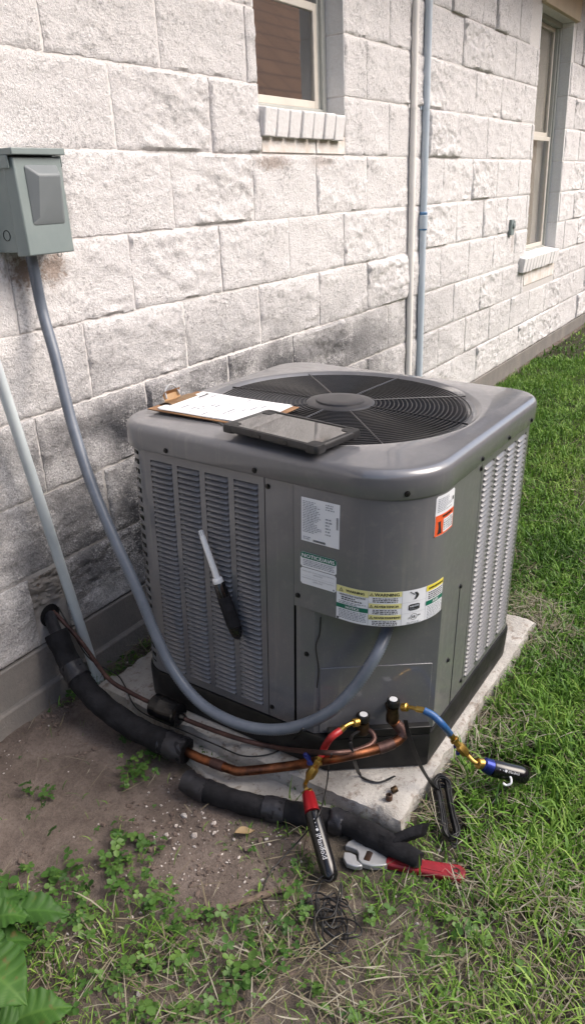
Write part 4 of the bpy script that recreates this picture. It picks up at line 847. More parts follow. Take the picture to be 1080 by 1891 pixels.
# flexible conduit whip
cpts = [(65, 478, .62), (78, 570, .60), (103, 660, .57), (133, 780, .54), (168, 890, .51), (207, 985, .49), (252, 1085, .48), (287, 1170, .475), (322, 1240, .47), (370, 1298, .465), (430, 1333, .465), (490, 1347, .475), (550, 1341, .49), (610, 1313, .51), (655, 1268, .54), (695, 1208, .575)]
P = [atx(a, b, x) for a, b, x in cpts]; P[0] = np.array([(l_+r_)/2-.02, -.055, zb+.006]); P.append(chplane(716, 1158, .010)); P.append(chplane(720, 1135, -.004))
S = spline(P, .0030); rr_ = .0130+.0007*np.where(np.arange(len(S)) % 2 == 0, 1, -1)
mb = MB(); mb.tube(S, rr_, 14); tag(mb.build('flexible_conduit', M['conduit'], None, 60), 'grey flexible conduit looping from the disconnect box to the condenser', 'conduit')
# leaning drain pipe
dp = empty('drain_pipe', 'pale grey plastic drain pipe leaning at the foundation', 'pipe', T3(*atz(190, 1275, -.2)))
DI = dp.matrix_world.inverted()
p0, p1 = atz(186, 1262, -.185)+np.array([0, .0, -.03]), aty(-2, 690, -.062); p2 = p1+(p1-p0)*.9
mb = MB(); mb.tube([p0, p1, p2], .0133, 18); mb.build('pipe', M['pvc'], dp, mat4=DI)
dd = (p1-p0)/np.linalg.norm(p1-p0); mb = MB(); mb.lathe(p0-dd*.02, dd, [(0, .0168), (.075, .0168), (.077, .0150), (.085, .0142)], 20); mb.build('coupling', M['pvc'], dp, mat4=DI)
# two risers behind the unit
def riser(name, label, x, r, m, lean, extra=None):
    e = empty(name, label, 'pipe', T3(x, -r, -.2)); m_ = MB(); m_.tube([(0, 0, -.1), (lean*.5, 0, 1.2), (lean, 0, 2.60)], r, 16); m_.build('pipe', m, e)
    for zc in (1.62,): mm = MB(); mm.bb(-r-.012+lean*.6, r+.012+lean*.6, r-.004, r+.006, zc-.008, zc+.008); mm.lathe((lean*.6, 0, zc-.008), (0, 0, 1), [(0, r+.0015), (.016, r+.0015)], 16); mm.build('strap', m, e)
    if extra: extra(e, r)
riser('vent_riser', 'cream vertical pipe against the block wall', 2.79, .0145, M['pvcw'], .012)
def collar(e, r):
    z_ = aty(779, 410, -.016)[2]+.2; m_ = MB(); m_.lathe((.010, 0, z_-.03), (0, 0, 1), [(0, r+.0045), (.058, r+.0045), (.06, r+.001)], 18); m_.build('coupling', M['pvcb'], e)
    for zz_ in (-.037, .031): m_ = MB(); m_.lathe((.010, 0, z_+zz_), (0, 0, 1), [(0, r+.0012), (.003, r+.003), (.010, r+.003), (.013, r+.0008)], 18); m_.build('cement_ring', M['glue'], e)
riser('conduit_riser', 'blue grey plastic riser with blue cemented coupling on the wall', 2.915, .0160, M['pvcb'], .022, collar)
# small outlet
q_ = aty(943, 420, -.01); tp = empty('hose_outlet', 'small grey metal outlet beside the tall window', 'outlet', T3(q_[0], 0, q_[2]))
mb = MB(); mb.bb(-.030, .030, -.022, -.004, -.045, .045); mb.build('plate', M['galv'], tp, bevel=.003)
mb = MB(); mb.lathe((.005, -.020, .01), (0, -1, 0), [(0, .018), (.009, .017), (.013, .012)], 14); mb.lathe((.005, -.030, .028), (0, 0, 1), [(-.012, .003), (.008, .003)], 8); mb.build('spout', M['galv'], tp)

# ================================================================ LINE SET
suc = empty('suction_line', 'copper suction line in black foam sleeve running from the wall', 'pipe', T3(*gat(200, 1330)))
SI = suc.matrix_world.inverted()
fp = [np.array([.50, .006, .068]), aty(104, 1168, -.055), atz(140, 1243, -.045), atz(187, 1300, -.09), atz(250, 1345, -.120), atz(318, 1377, -.137), atz(345, 1387, -.140)]
S = spline(fp[1:], .01); rj = .0300+.0008*np.sin(np.arange(len(S))*.9); mb = MB(); mb.tube(S, rj, 20, jit=.035, jseed=1, coarse=2.6); mb.build('foam_sleeve', M['foam'], suc, mat4=SI)
mb = MB(); mb.tube(spline([fp[0], (fp[0]+fp[1])/2, fp[1]+(fp[2]-fp[1])*.1], .008), .017, 12); mb.build('wall_wrap', M['tape'], suc, mat4=SI)
def tape_wrap(S, i0, i1, r, parent, inv, seed):
    r_ = np.random.default_rng(seed); m_ = MB(); Q = S[i0:i1]; m_.tube(Q, r+.0012+.0012*r_.random(len(Q)), 22, jit=.055, jseed=seed+5, coarse=1.9); return m_.build('tape', M['tape'], parent, 80, mat4=inv)
n = len(S); tape_wrap(S, int(n*.19), int(n*.30), .0306, suc, SI, 1); tape_wrap(S, n-8, n, .0306, suc, SI, 2)
cp = [atz(338, 1384, -.142), atz(365, 1398, -.143), atz(400, 1411, -.142), atz(428, 1421, -.139), atz(450, 1424, -.137)]
cp2 = [atx(545, 1413, .512), chplane(620, 1400, .092), chplane(690, 1385, .086), chplane(722, 1374, .075)]
e0 = to_world([pR[0], pR[1], pR[2]-HTR-.008]); cp3 = [chplane(738, 1364, .062), chplane(742, 1350, .052), e0]
S2 = spline(cp+cp2+cp3, .006); mb = MB(); mb.tube(S2, .0112, 16); mb.build('copper_pipe', M['copper'], suc, mat4=SI)
for t in (.17, .86, .95):
    i_ = int(len(S2)*t); mb = MB(); mb.tube(S2[i_-3:i_+4], .0126, 16); mb.build('brazed_joint', M['copperd'], suc, mat4=SI)
liq = empty('liquid_line', 'thin brown liquid line with a black filter drier', 'pipe', T3(*to_world([PADX0+.03, .2, 0])))
LI = liq.matrix_world.inverted()
def onpad(a, b, up): return to_world(uplane(a, b, 2, up))
da, db = onpad(284, 1300, .034), onpad(334, 1323, .034); dv = db-da; dl = np.linalg.norm(dv)
lp = [np.array([.512, .004, .075]), aty(112, 1142, -.022), aty(150, 1185, -.085), atz(200, 1252, -.055), atz(238, 1277, -.076), da-dv/dl*.034, da-dv/dl*.006]
mb = MB(); mb.tube(spline(lp, .006), .0058, 10); mb.build('pipe', M['copperd'], liq, mat4=LI)
mb = MB(); mb.lathe(da, dv, [(-.014, .007), (-.002, .0085), (0, .024), (.005, .0295), (dl*.30, .0298), (dl*.33, .0305), (dl*.36, .0298), (dl-.012, .0298), (dl-.010, .0308), (dl-.006, .0298), (dl-.002, .024), (dl, .0095), (dl+.014, .0075)], 26); mb.build('filter_drier', M['blackg'], liq, mat4=LI)
lp2 = [db+dv/dl*.008, onpad(356, 1334, .026), onpad(440, 1364, .018), onpad(520, 1382, .016), chplane(600, 1390, .100), chplane(650, 1387, .094), chplane(680, 1377, .078), chplane(691, 1364, .062), chplane(684, 1350, .048), to_world([pL[0], pL[1], pL[2]-HTL-.004])]
mb = MB(); mb.tube(spline(lp2, .006), .0060, 10); mb.build('pipe', M['copperd'], liq, mat4=LI)
# control wires
def wire(name, label, pts, r, m='cable', step=.006, cat='wire'):
    m_ = MB(); m_.tube(spline(pts, step), r, 7); o = m_.build(name, M[m], None, 80); return tag(o, label, cat)
wire('control_wire', 'thin dark control wire along the pad edge', [np.array([.53, .0, .08]), aty(125, 1150, -.04), aty(165, 1215, -.10), onpad(215, 1245, .02), onpad(232, 1268, .006), onpad(258, 1312, .004), onpad(345, 1352, .004), onpad(400, 1376, .004), onpad(450, 1396, .004), onpad(500, 1392, .006), onpad(535, 1372, .012), chplane(560, 1345, .088)], .0019, 'cable')
wire('thermostat_wire', 'thin wire hanging from under the access panel', [chplane(592, 1140, .004), chplane(590, 1170, .006), chplane(583, 1195, .006), chplane(588, 1235, .008), chplane(585, 1270, .010)], .0014)
# black strap on the liquid valve
def strap(name, label, pts, wd=.008, th=.0016):
    S = spline(pts, .006); T = np.gradient(S, axis=0); T /= np.linalg.norm(T, axis=1)[:, None]; side = np.cross(T, np.array([.5, .25, .83])); side /= np.linalg.norm(side, axis=1)[:, None]; nrm = np.cross(side, T); m_ = MB()
    m_.loops([S+side*wd/2+nrm*th/2, S-side*wd/2+nrm*th/2, S-side*wd/2-nrm*th/2, S+side*wd/2-nrm*th/2, S+side*wd/2+nrm*th/2], closed=False); return tag(m_.build(name, M['black'], None, 60), label, 'strap')
strap('hook_strap', 'black strap hanging from the liquid valve onto the pad', [chplane(662, 1350, .062), chplane(648, 1362, .085), chplane(650, 1392, .10), chplane(655, 1408, .098), onpad(664, 1430, .006), onpad(678, 1440, .004), onpad(702, 1444, .004), onpad(729, 1433, .006)])
strap('cable_strap', 'black strap hanging from the suction valve to the coiled lead', [chplane(748, 1330, .062), chplane(756, 1362, .074), chplane(775, 1412, .084), to_world(uplane(797, 1448, 2, .010)), atz(812, 1462, -.168)], .011)

# ================================================================ GAUGES
def hexnut(m_, p, d, L, r, n=6): m_.lathe(p, d, [(0, r*.9), (L*.12, r), (L*.88, r), (L, r*.9)], n)
def gauge(name, label, A_, hose, body, mats, textrot, handle_px, rb=1.0, tl=.36):
    g = empty(name, label, 'pressure gauge', T3(*body[0])); I = g.matrix_world.inverted(); hm, cm, km = mats
    def part(m_, nm, mt, ang=35): return m_.build(nm, mt, g, ang, mat4=I)
    # A_: port nut, elbow ; hose: points ; body: fittings
    m_ = MB(); d = A_[1]-A_[0]; L = np.linalg.norm(d); m_.lathe(A_[0], d, [(0, .007), (.002, .0092), (.014, .0095), (.016, .007)], 16); m_.tube(spline([A_[0]+d*.3, A_[1], A_[2]], .003), .0045, 10); m_.tube([A_[2], A_[3]], .0068, 12); part(m_, 'port_fitting', M['brass'])
    m_ = MB(); S = spline(hose, .005); m_.tube(S, .0080, 14); part(m_, 'hose', hm)
    m_ = MB(); b = hose[-1]; m_.tube([b-(b-hose[-2])*.35, body[0]], .0072, 14); v = body[1]-body[0]; hexnut(m_, body[0], v, np.linalg.norm(v)*.45, .0108); m_.tube([body[0]+v*.4, body[1]], .0076, 8)
    w_ = body[2]-body[1]; m_.lathe(body[1], w_, [(0, .008), (.004, .0112), (np.linalg.norm(w_)*.75, .0112), (np.linalg.norm(w_), .006)], 6); m_.tube(spline([body[2], body[3], body[4]], .003), .0048, 10)
    c = body[5]-body[4]; m_.lathe(body[4], c, [(0, .008), (.002, .0120), (np.linalg.norm(c)*.85, .0124), (np.linalg.norm(c), .009)], 18); part(m_, 'ball_valve', M['brass'])
    # quarter-turn handle, looped flat bar
    hp = handle_px; m_ = MB(); m_.tube(spline([body[1]+(hp-body[1])*.2, hp+np.array([0, .004, .008]), hp+np.array([0, 0, .014]), hp-np.array([0, .008, -.004]), hp-np.array([0, .004, .010]), body[1]+(hp-body[1])*.25], .003), .0036, 8); part(m_, 'valve_handle', km)
    d = body[6]-body[5]; L = np.linalg.norm(d); m_ = MB(); m_.lathe(body[5]-d/L*.002, d, [(0, .0125), (.004, .0142*rb), (L, .0165*rb)], 22); part(m_, 'collar', cm)
    d = body[7]-body[6]; L = np.linalg.norm(d); m_ = MB(); m_.lathe(body[6]-d/L*.001, d, [(t_, r_*rb) for t_, r_ in ((0, .0166), (.004, .0176), (L*.35, .0172), (L*.75, .0178), (L*.92, .0165), (L*.98, .011), (L, .004))], 24); part(m_, 'sensor_body', M['blackg'], 50)
    # lettering runs along the body
    x = d/L; up = -ray(540, 945); up = (CAM-(body[6]+body[7])/2); up -= x*(up@x); up /= np.linalg.norm(up); y = np.cross(up, x)
    V, F = text_mesh('iManifold', 0); lo, hi = V.min(0), V.max(0); k = L*tl/(hi[0]-lo[0]); m_ = MB(); P = []
    for vx, vy, _ in V:
        a = ((vy-(lo[1]+hi[1])/2)*k)/(.0178*rb); P.append(body[6]+x*(L*.34+(vx-lo[0])*k)+.0181*rb*(math.cos(a)*up+math.sin(a)*y))
    m_.add(P, F)
    for q in range(3): a = .0; m_.lathe(body[6]+x*(L*.12+q*.008)+up*.0172*rb, up, [(0, .0011), (.0008, .001)], 6)
    m_.lathe(body[6]+x*L*.28+up*.0172*rb, up, [(0, .0036*rb), (.0009, .0034)], 4)
    part(m_, 'lettering', M['silver'])
    return g
red = gauge('red_gauge', 'black sensor with red collar and red hose across the foam sleeve', [chplane(662, 1333, .050), chplane(645, 1337, .062), chplane(636, 1342, .068), chplane(627, 1350, .074)],
    [chplane(628, 1349, .074), chplane(612, 1361, .085), atx(600, 1378, .50), atx(592, 1396, .49)],
    [atx(590, 1402, .488), atx(582, 1416, .483), atx(568, 1438, .474), atx(563, 1450, .468), atz(566, 1458, -.098), atz(569, 1466, -.106), atz(577, 1502, -.118), gat(613, 1630, .022)],
    (M['redh'], M['redm'], M['bluek']), 0, atx(566, 1402, .487))
blue = gauge('blue_gauge', 'black sensor with blue collar and blue hose lying in the grass', [chplane(741, 1306, .050), chplane(757, 1306, .062), chplane(768, 1309, .070), chplane(783, 1312, .078)],
    [chplane(782, 1312, .078), chplane(800, 1322, .088), chplane(818, 1340, .098), atz(832, 1358, -.035)],
    [atz(837, 1364, -.045), atz(846, 1376, -.062), atz(862, 1394, -.090), atz(872, 1405, -.100), atz(880, 1410, -.105), atz(892, 1411, -.112), atz(908, 1418, -.122), atz(975, 1434, -.150)],
    (M['blueh'], M['bluem'], M['bluek']), 0, atz(841, 1386, -.078), 1.15, .30)
m_ = MB(); hb_ = atz(930, 1430, -.135); m_.tube(spline([hb_, atz(941, 1434, -.132), atz(943, 1446, -.140), atz(934, 1450, -.146), atz(928, 1446, -.142)], .003), .0026, 8); m_.build('hang_hook', M['white'], blue, mat4=blue.matrix_world.inverted())
# coiled leads
def coil(name, label, c, ax, L, Wd, turns, r=.0016, tails=(), seed=0, mess=0.0, loose=False):
    r_ = np.random.default_rng(seed); ax = np.array(ax, float); ax /= np.linalg.norm(ax); sd_ = np.cross([0, 0, 1], ax); pts = []
    for t in range(turns if loose else 0):
        rad = r_.uniform(.020, .042); cc = c+ax*r_.uniform(-.35, .38)*L+sd_*r_.normal(0, .010); el = r_.uniform(.5, .95); ph = r_.uniform(0, 6.28); tl_ = r_.normal(0, .25, 2); ro = r_.normal(0, .5)
        for k in range(9):
            a = ph+2*math.pi*k/9*(1 if t % 2 else -1); u_, v_ = rad*1.25*math.cos(a), rad*el*math.sin(a); u_, v_ = u_*math.cos(ro)-v_*math.sin(ro), u_*math.sin(ro)+v_*math.cos(ro)
            pts.append(cc+ax*u_+sd_*v_+np.array([0, 0, .014+max(-.008, u_*tl_[0]+v_*tl_[1])+abs(r_.normal(0, .004))]))
    for t in range(0 if loose else turns):
        w_ = Wd*r_.uniform(.3, 1.2); l_2 = L*r_.uniform(.72, 1.06); sh = r_.normal(0, .004+mess, 2); z0 = r_.uniform(.002, .022)
        for k in range(10):
            a = 2*math.pi*k/10; f = math.cos(a); wd_ = w_*abs(f)**.8*.55+.003
            pts.append(c+ax*(f*l_2/2+sh[0])+sd_*(math.sin(a)*wd_*1.2+sh[1]*.6)+np.array([0, 0, z0+abs(r_.normal(0, .002+mess*.5))])+sd_*r_.normal(0, mess)+ax*r_.normal(0, mess))
    pts = np.array(pts+list(tails)); m_ = MB(); m_.tube(spline(pts, .006), r, 6); o = m_.build(name, M['cable'], None, 80); return tag(o, label, 'cable')
ca, cb = gat(812, 1438, .03), gat(836, 1562, .012)
coil('sensor_lead', 'neatly tied coil of black lead beside the pad corner', (ca+cb)/2, cb-ca, np.linalg.norm(cb-ca)*1.0, .046, 11, .0024, [gat(855, 1520, .01), gat(880, 1515, .012), gat(910, 1480, .02), gat(935, 1448, .03)], 3)
ca, cb = gat(590, 1640, .004), gat(632, 1752, .004)
coil('sensor_lead', 'loose coil of black lead on weeds beside the red collared sensor', (ca+cb)/2, cb-ca, np.linalg.norm(cb-ca)*1.05, .055, 11, .0017, [gat(600, 1752, .01), gat(560, 1745, .012), gat(520, 1718, .012), gat(492, 1680, .014), gat(484, 1650, .012), gat(500, 1610, .012), gat(540, 1565, .02), gat(567, 1535, .05), atz(590, 1500, -.10), atx(603, 1450, .50), atx(607, 1412, .505), chplane(612, 1392, .115)], 5, .0, True)

# loose foam sleeve with a torn end
sl = empty('foam_sleeve', 'loose black foam pipe sleeve with torn end lying on the ground', 'pipe insulation', T3(*gat(560, 1520)))
LI2 = sl.matrix_world.inverted(); sp_ = [gat(a, b, u_) for a, b, u_ in ((345, 1442, .028), (385, 1462, .026), (470, 1488, .026), (550, 1502, .026), (630, 1518, .026), (690, 1545, .026), (728, 1566, .026))]
S = spline(sp_, .008); mb = MB(); r_ = .0250+.0009*np.sin(np.arange(len(S))*.7)+.001*np.sin(np.arange(len(S))*.23); mb.tube(S, r_, 20, caps=False, jit=.045, jseed=2, coarse=2.6)
mb.tube(S[::-1], r_[::-1]-.009, 16, caps=False); th = np.linspace(0, 2*math.pi, 20, endpoint=False)
e = S[-1]; tv = S[-1]-S[-3]; tv /= np.linalg.norm(tv); mb.lathe(S[0], S[1]-S[0], [(0, .0248), (.0005, .016)], 20); mb.build('sleeve', M['foam'], sl, mat4=LI2)
def flap(tip, lift, name='torn_flap'):
    m_ = MB(); L = []; up = np.array([0, 0, 1.0]); sdv = np.cross(up, tv); n = 7
    for i_ in range(n):
        t = i_/(n-1); c = S[-3]*(1-t)+tip*t+up*lift*math.sin(t*math.pi*.6); w_ = .025*(1-.2*t); th_ = .018*(1-.25*t)
        L.append([c+sdv*w_*math.cos(a)+up*th_*math.sin(a)+tv*.004*math.sin(3*a)*t for a in np.linspace(0, 2*math.pi, 14, endpoint=False)])
    m_.loops(L, cap0=True, cap1=True); m_.build(name, M['foam'], sl, 60, mat4=LI2)
flap(gat(782, 1540, .045), .012); flap(gat(774, 1592, .030), .004)
for i0, i1, sd_ in ((0, 9, 3), (int(len(S)*.40), int(len(S)*.52), 4), (int(len(S)*.70), int(len(S)*.78), 5)): tape_wrap(S, i0, i1, .0258, sl, LI2, sd_)

# adjustable wrench
ha, hb = gat(668, 1582, .012), gat(858, 1617, .012); xv = hb-ha; WL = np.linalg.norm(xv)
wr = empty('adjustable_wrench', 'chrome adjustable wrench with red grip half under the foam sleeve', 'wrench', frame(ha, xv, np.cross([0, 0, 1], xv)))
WS = 1.22
def outline_prism(pts, z0, z1, name, m, bev=.002): m_ = MB(); m_.prism([(x_*WS, y_*WS) for x_, y_ in pts] if 'jaw' in name else pts, z0, z1); return m_.build(name, m, wr, bevel=bev)
outline_prism([(.045, -.013), (.045, .013), (.020, .024), (-.004, .031), (-.020, .030), (-.029, .022), (-.032, .012), (-.022, .011), (-.010, .008), (-.006, .000), (-.004, -.012), (.004, -.019), (.022, -.020)], -.007, .007, 'fixed_jaw', M['steel'])
outline_prism([(-.006, -.014), (-.010, -.003), (-.020, .0005), (-.031, -.001), (-.030, -.014), (-.022, -.025), (-.006, -.027), (.004, -.024), (.004, -.020)], -.006, .006, 'movable_jaw', M['steel'])
mb = MB(); mb.lathe((.012, -.014, .002), (.15, 1, 0), [(k*.0015, .0092 if k % 2 else .0072) for k in range(17)], 16); mb.build('worm_screw', M['iron'], wr)
ge = WL; outline_prism([(.050, -.0135), (.062, -.015), (ge-.05, -.0175), (ge-.012, -.019), (ge-.001, -.012), (ge+.002, 0), (ge-.001, .012), (ge-.012, .019), (ge-.05, .0175), (.062, .015), (.050, .0135)], -.008, .008, 'grip', M['redgrip'], .004)
outline_prism([(.075, -.0075), (ge-.045, -.0095), (ge-.040, 0), (ge-.045, .0095), (.075, .0075), (.070, 0)], .0078, .0092, 'grip_inset', M['redgrip'], .001)
mb = MB(); th = np.linspace(0, 2*math.pi, 20, endpoint=False); mb.tube(np.column_stack([ge-.018+.0065*np.cos(th), .0065*np.sin(th), np.full(20, .0085)]), .0018, 6, closed=True); mb.build('hang_hole', M['iron'], wr)

# valve caps left on the pad
for (a, b, label, m, ax) in ((728, 1458, 'brass valve cap lying on its side on the pad', 'brassd', (.6, -.5, .25)), (718, 1472, 'dark tarnished valve cap standing on the pad', 'iron', (0, 0, 1))):
    q_ = uplane(a, b, 2, .008); c = empty('valve_cap', label, 'valve cap', UMAT@T3(*q_)); ax = np.array(ax)/np.linalg.norm(ax)
    m_ = MB(); m_.lathe(-ax*.0075, ax, [(0, .0062), (.001, .0072), (.003, .0075), (.013, .0075), (.0145, .006), (.0146, .0045), (.008, .0042)], 14); m_.build('cap', M[m], c, 50)

# ================================================================ VEGETATION AND LITTER (stuff)
def frustum_keep(x, y):          # only what a camera near this one could see
    d = np.stack([x, y], -1)-CAM[:2]; f2 = RF[:2]/np.linalg.norm(RF[:2]); s2 = np.array([f2[1], -f2[0]]); dep = d@f2; lat = d@s2
    return (dep > .25) & (np.abs(lat) < dep*.62+.75)
KEEP = []                        # polylines that blades stay clear of
for line, rad in ((spline(sp_, .02), .030), (np.array([ha-(hb-ha)*.12, hb]), .024), (np.array([ha-(hb-ha)*.16, ha+(hb-ha)*.18]), .046), (np.array(fp[2:]), .035)):
    L = line if len(line) > 4 else np.linspace(line[0], line[-1], 30); KEEP.append((L[:, :2], rad))
for a, b, c_, d_ in ((573, 1480, 613, 1632), (892, 1411, 972, 1433), (800, 1440, 838, 1566), (815, 1440, 845, 1560), (590, 1640, 632, 1752)): KEEP.append((np.linspace(gat(a, b)[:2], gat(c_, d_)[:2], 30), .026))
def clear(x, y, grow=0):
    ok = ~inpad(x, y, .004)
    for L, rad in KEEP:
        for i0 in range(0, len(x), 40000):
            s_ = slice(i0, i0+40000); dd_ = np.min((x[s_, None]-L[None, :, 0])**2+(y[s_, None]-L[None, :, 1])**2, 1); ok[s_] &= dd_ > (rad+grow)**2
    return ok & (y < -.03)
def scatter(n, x0, x1, y0, y1): x = rng.uniform(x0, x1, n); y = rng.uniform(y0, y1, n); k = frustum_keep(x, y); return x[k], y[k]
def blades(x, y, ln, wd, lean, tone, zc=None, flat=False):
    n = len(x); z = gz(x, y)-.004 if zc is None else zc; az = rng.uniform(0, 2*math.pi, n); dx, dy = np.cos(az), np.sin(az); tw = az+math.pi/2+rng.normal(0, .5, n); sx, sy = np.cos(tw), np.sin(tw)
    rows = []; ts = (0, .4, .75, 1.0); ws = (.8, 1.0, .72, .0); el0 = rng.normal(.10, .14, n) if flat else math.pi/2-lean*.45; th = el0.copy(); bend = rng.normal(.10, .12, n) if flat else lean*.55; px, py, pz = x.copy(), y.copy(), z.copy(); prev = 0
    for t, wv in zip(ts, ws):
        st = (t-prev)*ln; prev = t; px = px+np.cos(th)*dx*st; py = py+np.cos(th)*dy*st; pz = pz+np.sin(th)*st
        if t > 0: th = np.maximum(th-bend, -.5)
        pz = np.maximum(pz, z+.004)
        h_ = wd*wv/2
        if t < 1: rows.append(np.stack([px-sx*h_, py-sy*h_, pz], -1)); rows.append(np.stack([px+sx*h_, py+sy*h_, pz], -1))
        else: rows.append(np.stack([px, py, pz], -1))
    V = np.stack(rows, 1); b = (np.arange(n)*7)[:, None]
    F = np.concatenate([b+np.array(f) for f in ((0, 1, 3), (0, 3, 2), (2, 3, 5), (2, 5, 4), (4, 5, 6))])
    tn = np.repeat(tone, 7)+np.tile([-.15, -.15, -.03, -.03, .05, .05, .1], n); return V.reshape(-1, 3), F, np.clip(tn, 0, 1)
parts = []
for (n, x0, x1, y0, y1, lm, lsd, wm) in ((265000, -.6, 2.4, -2.3, 0, .041, .019, .0037), (130000, 2.2, 5.0, -2.6, 0, .040, .013, .0042), (50000, 4.8, 12, -4.0, 0, .052, .016, .0085), (14000, 10, 30, -9, 0, .07, .02, .03)):
    x, y = scatter(n, x0, x1, y0, y1); g, wd_ = cover(x, y); clump = sstep(samp(NG, x*95+11, y*95), -1.0, .6)
    k = (rng.random(len(x)) < g*(.35+.65*clump)) & clear(x, y); x, y, g = x[k], y[k], g[k]
    edge_n = np.minimum(1, .55+.45*g); big = 1+.25*samp(NF, x*25, y*25)
    parts.append(blades(x, y, np.clip(rng.normal(lm, lsd, len(x)), .02, .14)*edge_n*np.clip(big, .5, 1.5), np.clip(rng.normal(wm, wm*.3, len(x)), .0018, 1)*(.45+.55*sstep(g, .2, .8)), np.abs(rng.normal(1.0, .5, len(x))), np.clip(.5+.16*samp(NF, x*50+13, y*50)+rng.normal(0, .17, len(x)), 0, 1)))
def joinparts(ps):
    o = 0; V, F, Tn = [], [], []
    for v, f, t in ps: V.append(v); F.append(f+o); Tn.append(t); o += len(v)
    return np.concatenate(V), np.concatenate(F), np.concatenate(Tn)
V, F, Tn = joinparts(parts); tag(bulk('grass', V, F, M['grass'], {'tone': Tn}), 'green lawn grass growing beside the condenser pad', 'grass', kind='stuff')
# straw and clippings lying flat
x, y = scatter(60000, -.6, 3.2, -2.3, -.03); g, wd_ = cover(x, y); d = .10+.90*sstep(g, .08, .3)-.86*sstep(g, .8, 1.0)
L2 = (np.stack([x, y, np.full_like(x, -.15)], -1)-UO)@UM; rim = np.exp(-np.maximum(0, np.maximum(L2[:, 0]-PADX1, PADY0-L2[:, 1]))/.10)*(L2[:, 0] > PADX0+.2); d = np.maximum(d*sstep(samp(NF, x*70+40, y*70), -1.2, .7), rim*1.0)
d[(inpoly(SOIL, x, y))] *= .22
k = (rng.random(len(x)) < d) & clear(x, y); x, y = x[k], y[k]; n = len(x)
V, F, Tn = blades(x, y, np.clip(rng.normal(.055, .03, n), .015, .14), np.clip(rng.normal(.0021, .0007, n), .001, .005), np.full(n, 2.4)+rng.normal(0, .25, n), np.clip(rng.normal(.5, .28, n), 0, 1), gz(x, y)+rng.uniform(.001, .016, n), True)
tag(bulk('dry_straw', V, F, M['straw'], {'tone': Tn}), 'dry straw and grass clippings scattered over the soil', 'straw', kind='stuff')
# pale clippings thrown along the slab and the right foreground
x, y = scatter(70000, .35, 2.2, -2.0, -.6); L2 = (np.stack([x, y, np.full_like(x, -.15)], -1)-UO)@UM; dist = np.maximum(np.maximum(L2[:, 0]-PADX1, PADY0-L2[:, 1]), 0)
d = .9*np.exp(-dist/.07)*(L2[:, 0] > PADX0+.05)*sstep(samp(NF, x*60+9, y*60+9), -1.0, .5); fg = gpoly([(900, 1560), (1000, 1600), (1075, 1640), (1060, 1760), (960, 1700), (840, 1640)]); d = np.maximum(d, .45*inpoly(fg, x+.02*samp(NG, x*90, y*90), y))
fg2 = gpoly([(955, 1110), (1040, 1140), (1060, 1185), (960, 1190)]); d = np.maximum(d, .6*inpoly(fg2, x+.03*samp(NG, x*70, y*70), y+.02*samp(NF, x*70, y*70)))
k = (rng.random(len(x)) < d) & clear(x, y); x, y = x[k], y[k]; n = len(x)
V, F, Tn = blades(x, y, np.clip(rng.normal(.050, .022, n), .015, .12), np.clip(rng.normal(.0019, .0006, n), .001, .004), np.full(n, 1.0), np.clip(rng.normal(.72, .25, n), 0, 1), gz(x, y)+rng.uniform(.004, .032, n), True)
tag(bulk('grass_clippings', V, F, M['straw'], {'tone': Tn}), 'pale dry clippings lying along the edge of the concrete pad', 'clippings', kind='stuff')
# clover and small weeds: three-leaflet sprigs
def clover(x, y, size, tone):
    n = len(x); z = gz(x, y)+rng.uniform(.006, .030, n); az = rng.uniform(0, 2*math.pi, n); V, F, T_ = [], [], []; tx, ty = rng.normal(0, .28, n), rng.normal(0, .28, n); o = 0
    shp = np.array([(0, 0), (.35, -.42), (.85, -.40), (1.05, 0), (.85, .40), (.35, .42)])
    for l in range(3):
        a = az+l*2.094+rng.normal(0, .15, n); ca, sa = np.cos(a), np.sin(a); sc = size*rng.uniform(.75, 1.15, n); P = []
        for px, py in shp:
            u = px*sc; v = py*sc; X_ = x+ca*u-sa*v; Y_ = y+sa*u+ca*v; P.append(np.stack([X_, Y_, z+(X_-x)*tx+(Y_-y)*ty+np.abs(v)*.35-u*.10], -1))
        V.append(np.stack(P, 1).reshape(-1, 3)); b = (np.arange(n)*6+o)[:, None]; F.append(np.concatenate([b+np.array(f) for f in ((0, 1, 2), (0, 2, 3), (0, 3, 4), (0, 4, 5))])); T_.append(np.repeat(tone, 6)); o += n*6
    return np.concatenate(V), np.concatenate(F), np.concatenate(T_)
x, y = scatter(70000, -.7, 2.2, -2.2, -.03); g, wd_ = cover(x, y); cl = sstep(samp(NG, x*80+5, y*80+60), -.9, .5); k = (rng.random(len(x)) < .62*wd_*(.06+.94*cl)) & clear(x, y, .004); x, y = x[k], y[k]
V, F, Tn = clover(x, y, np.clip(rng.lognormal(-4.92, .40, len(x)), .003, .020), np.clip(.45+.2*samp(NF, x*60, y*60)+rng.normal(0, .2, len(x)), 0, 1))
tag(bulk('ground_weeds', V, F, M['clover'], {'tone': Tn}), 'low clover-like weeds spreading over the bare soil', 'weeds', kind='stuff')
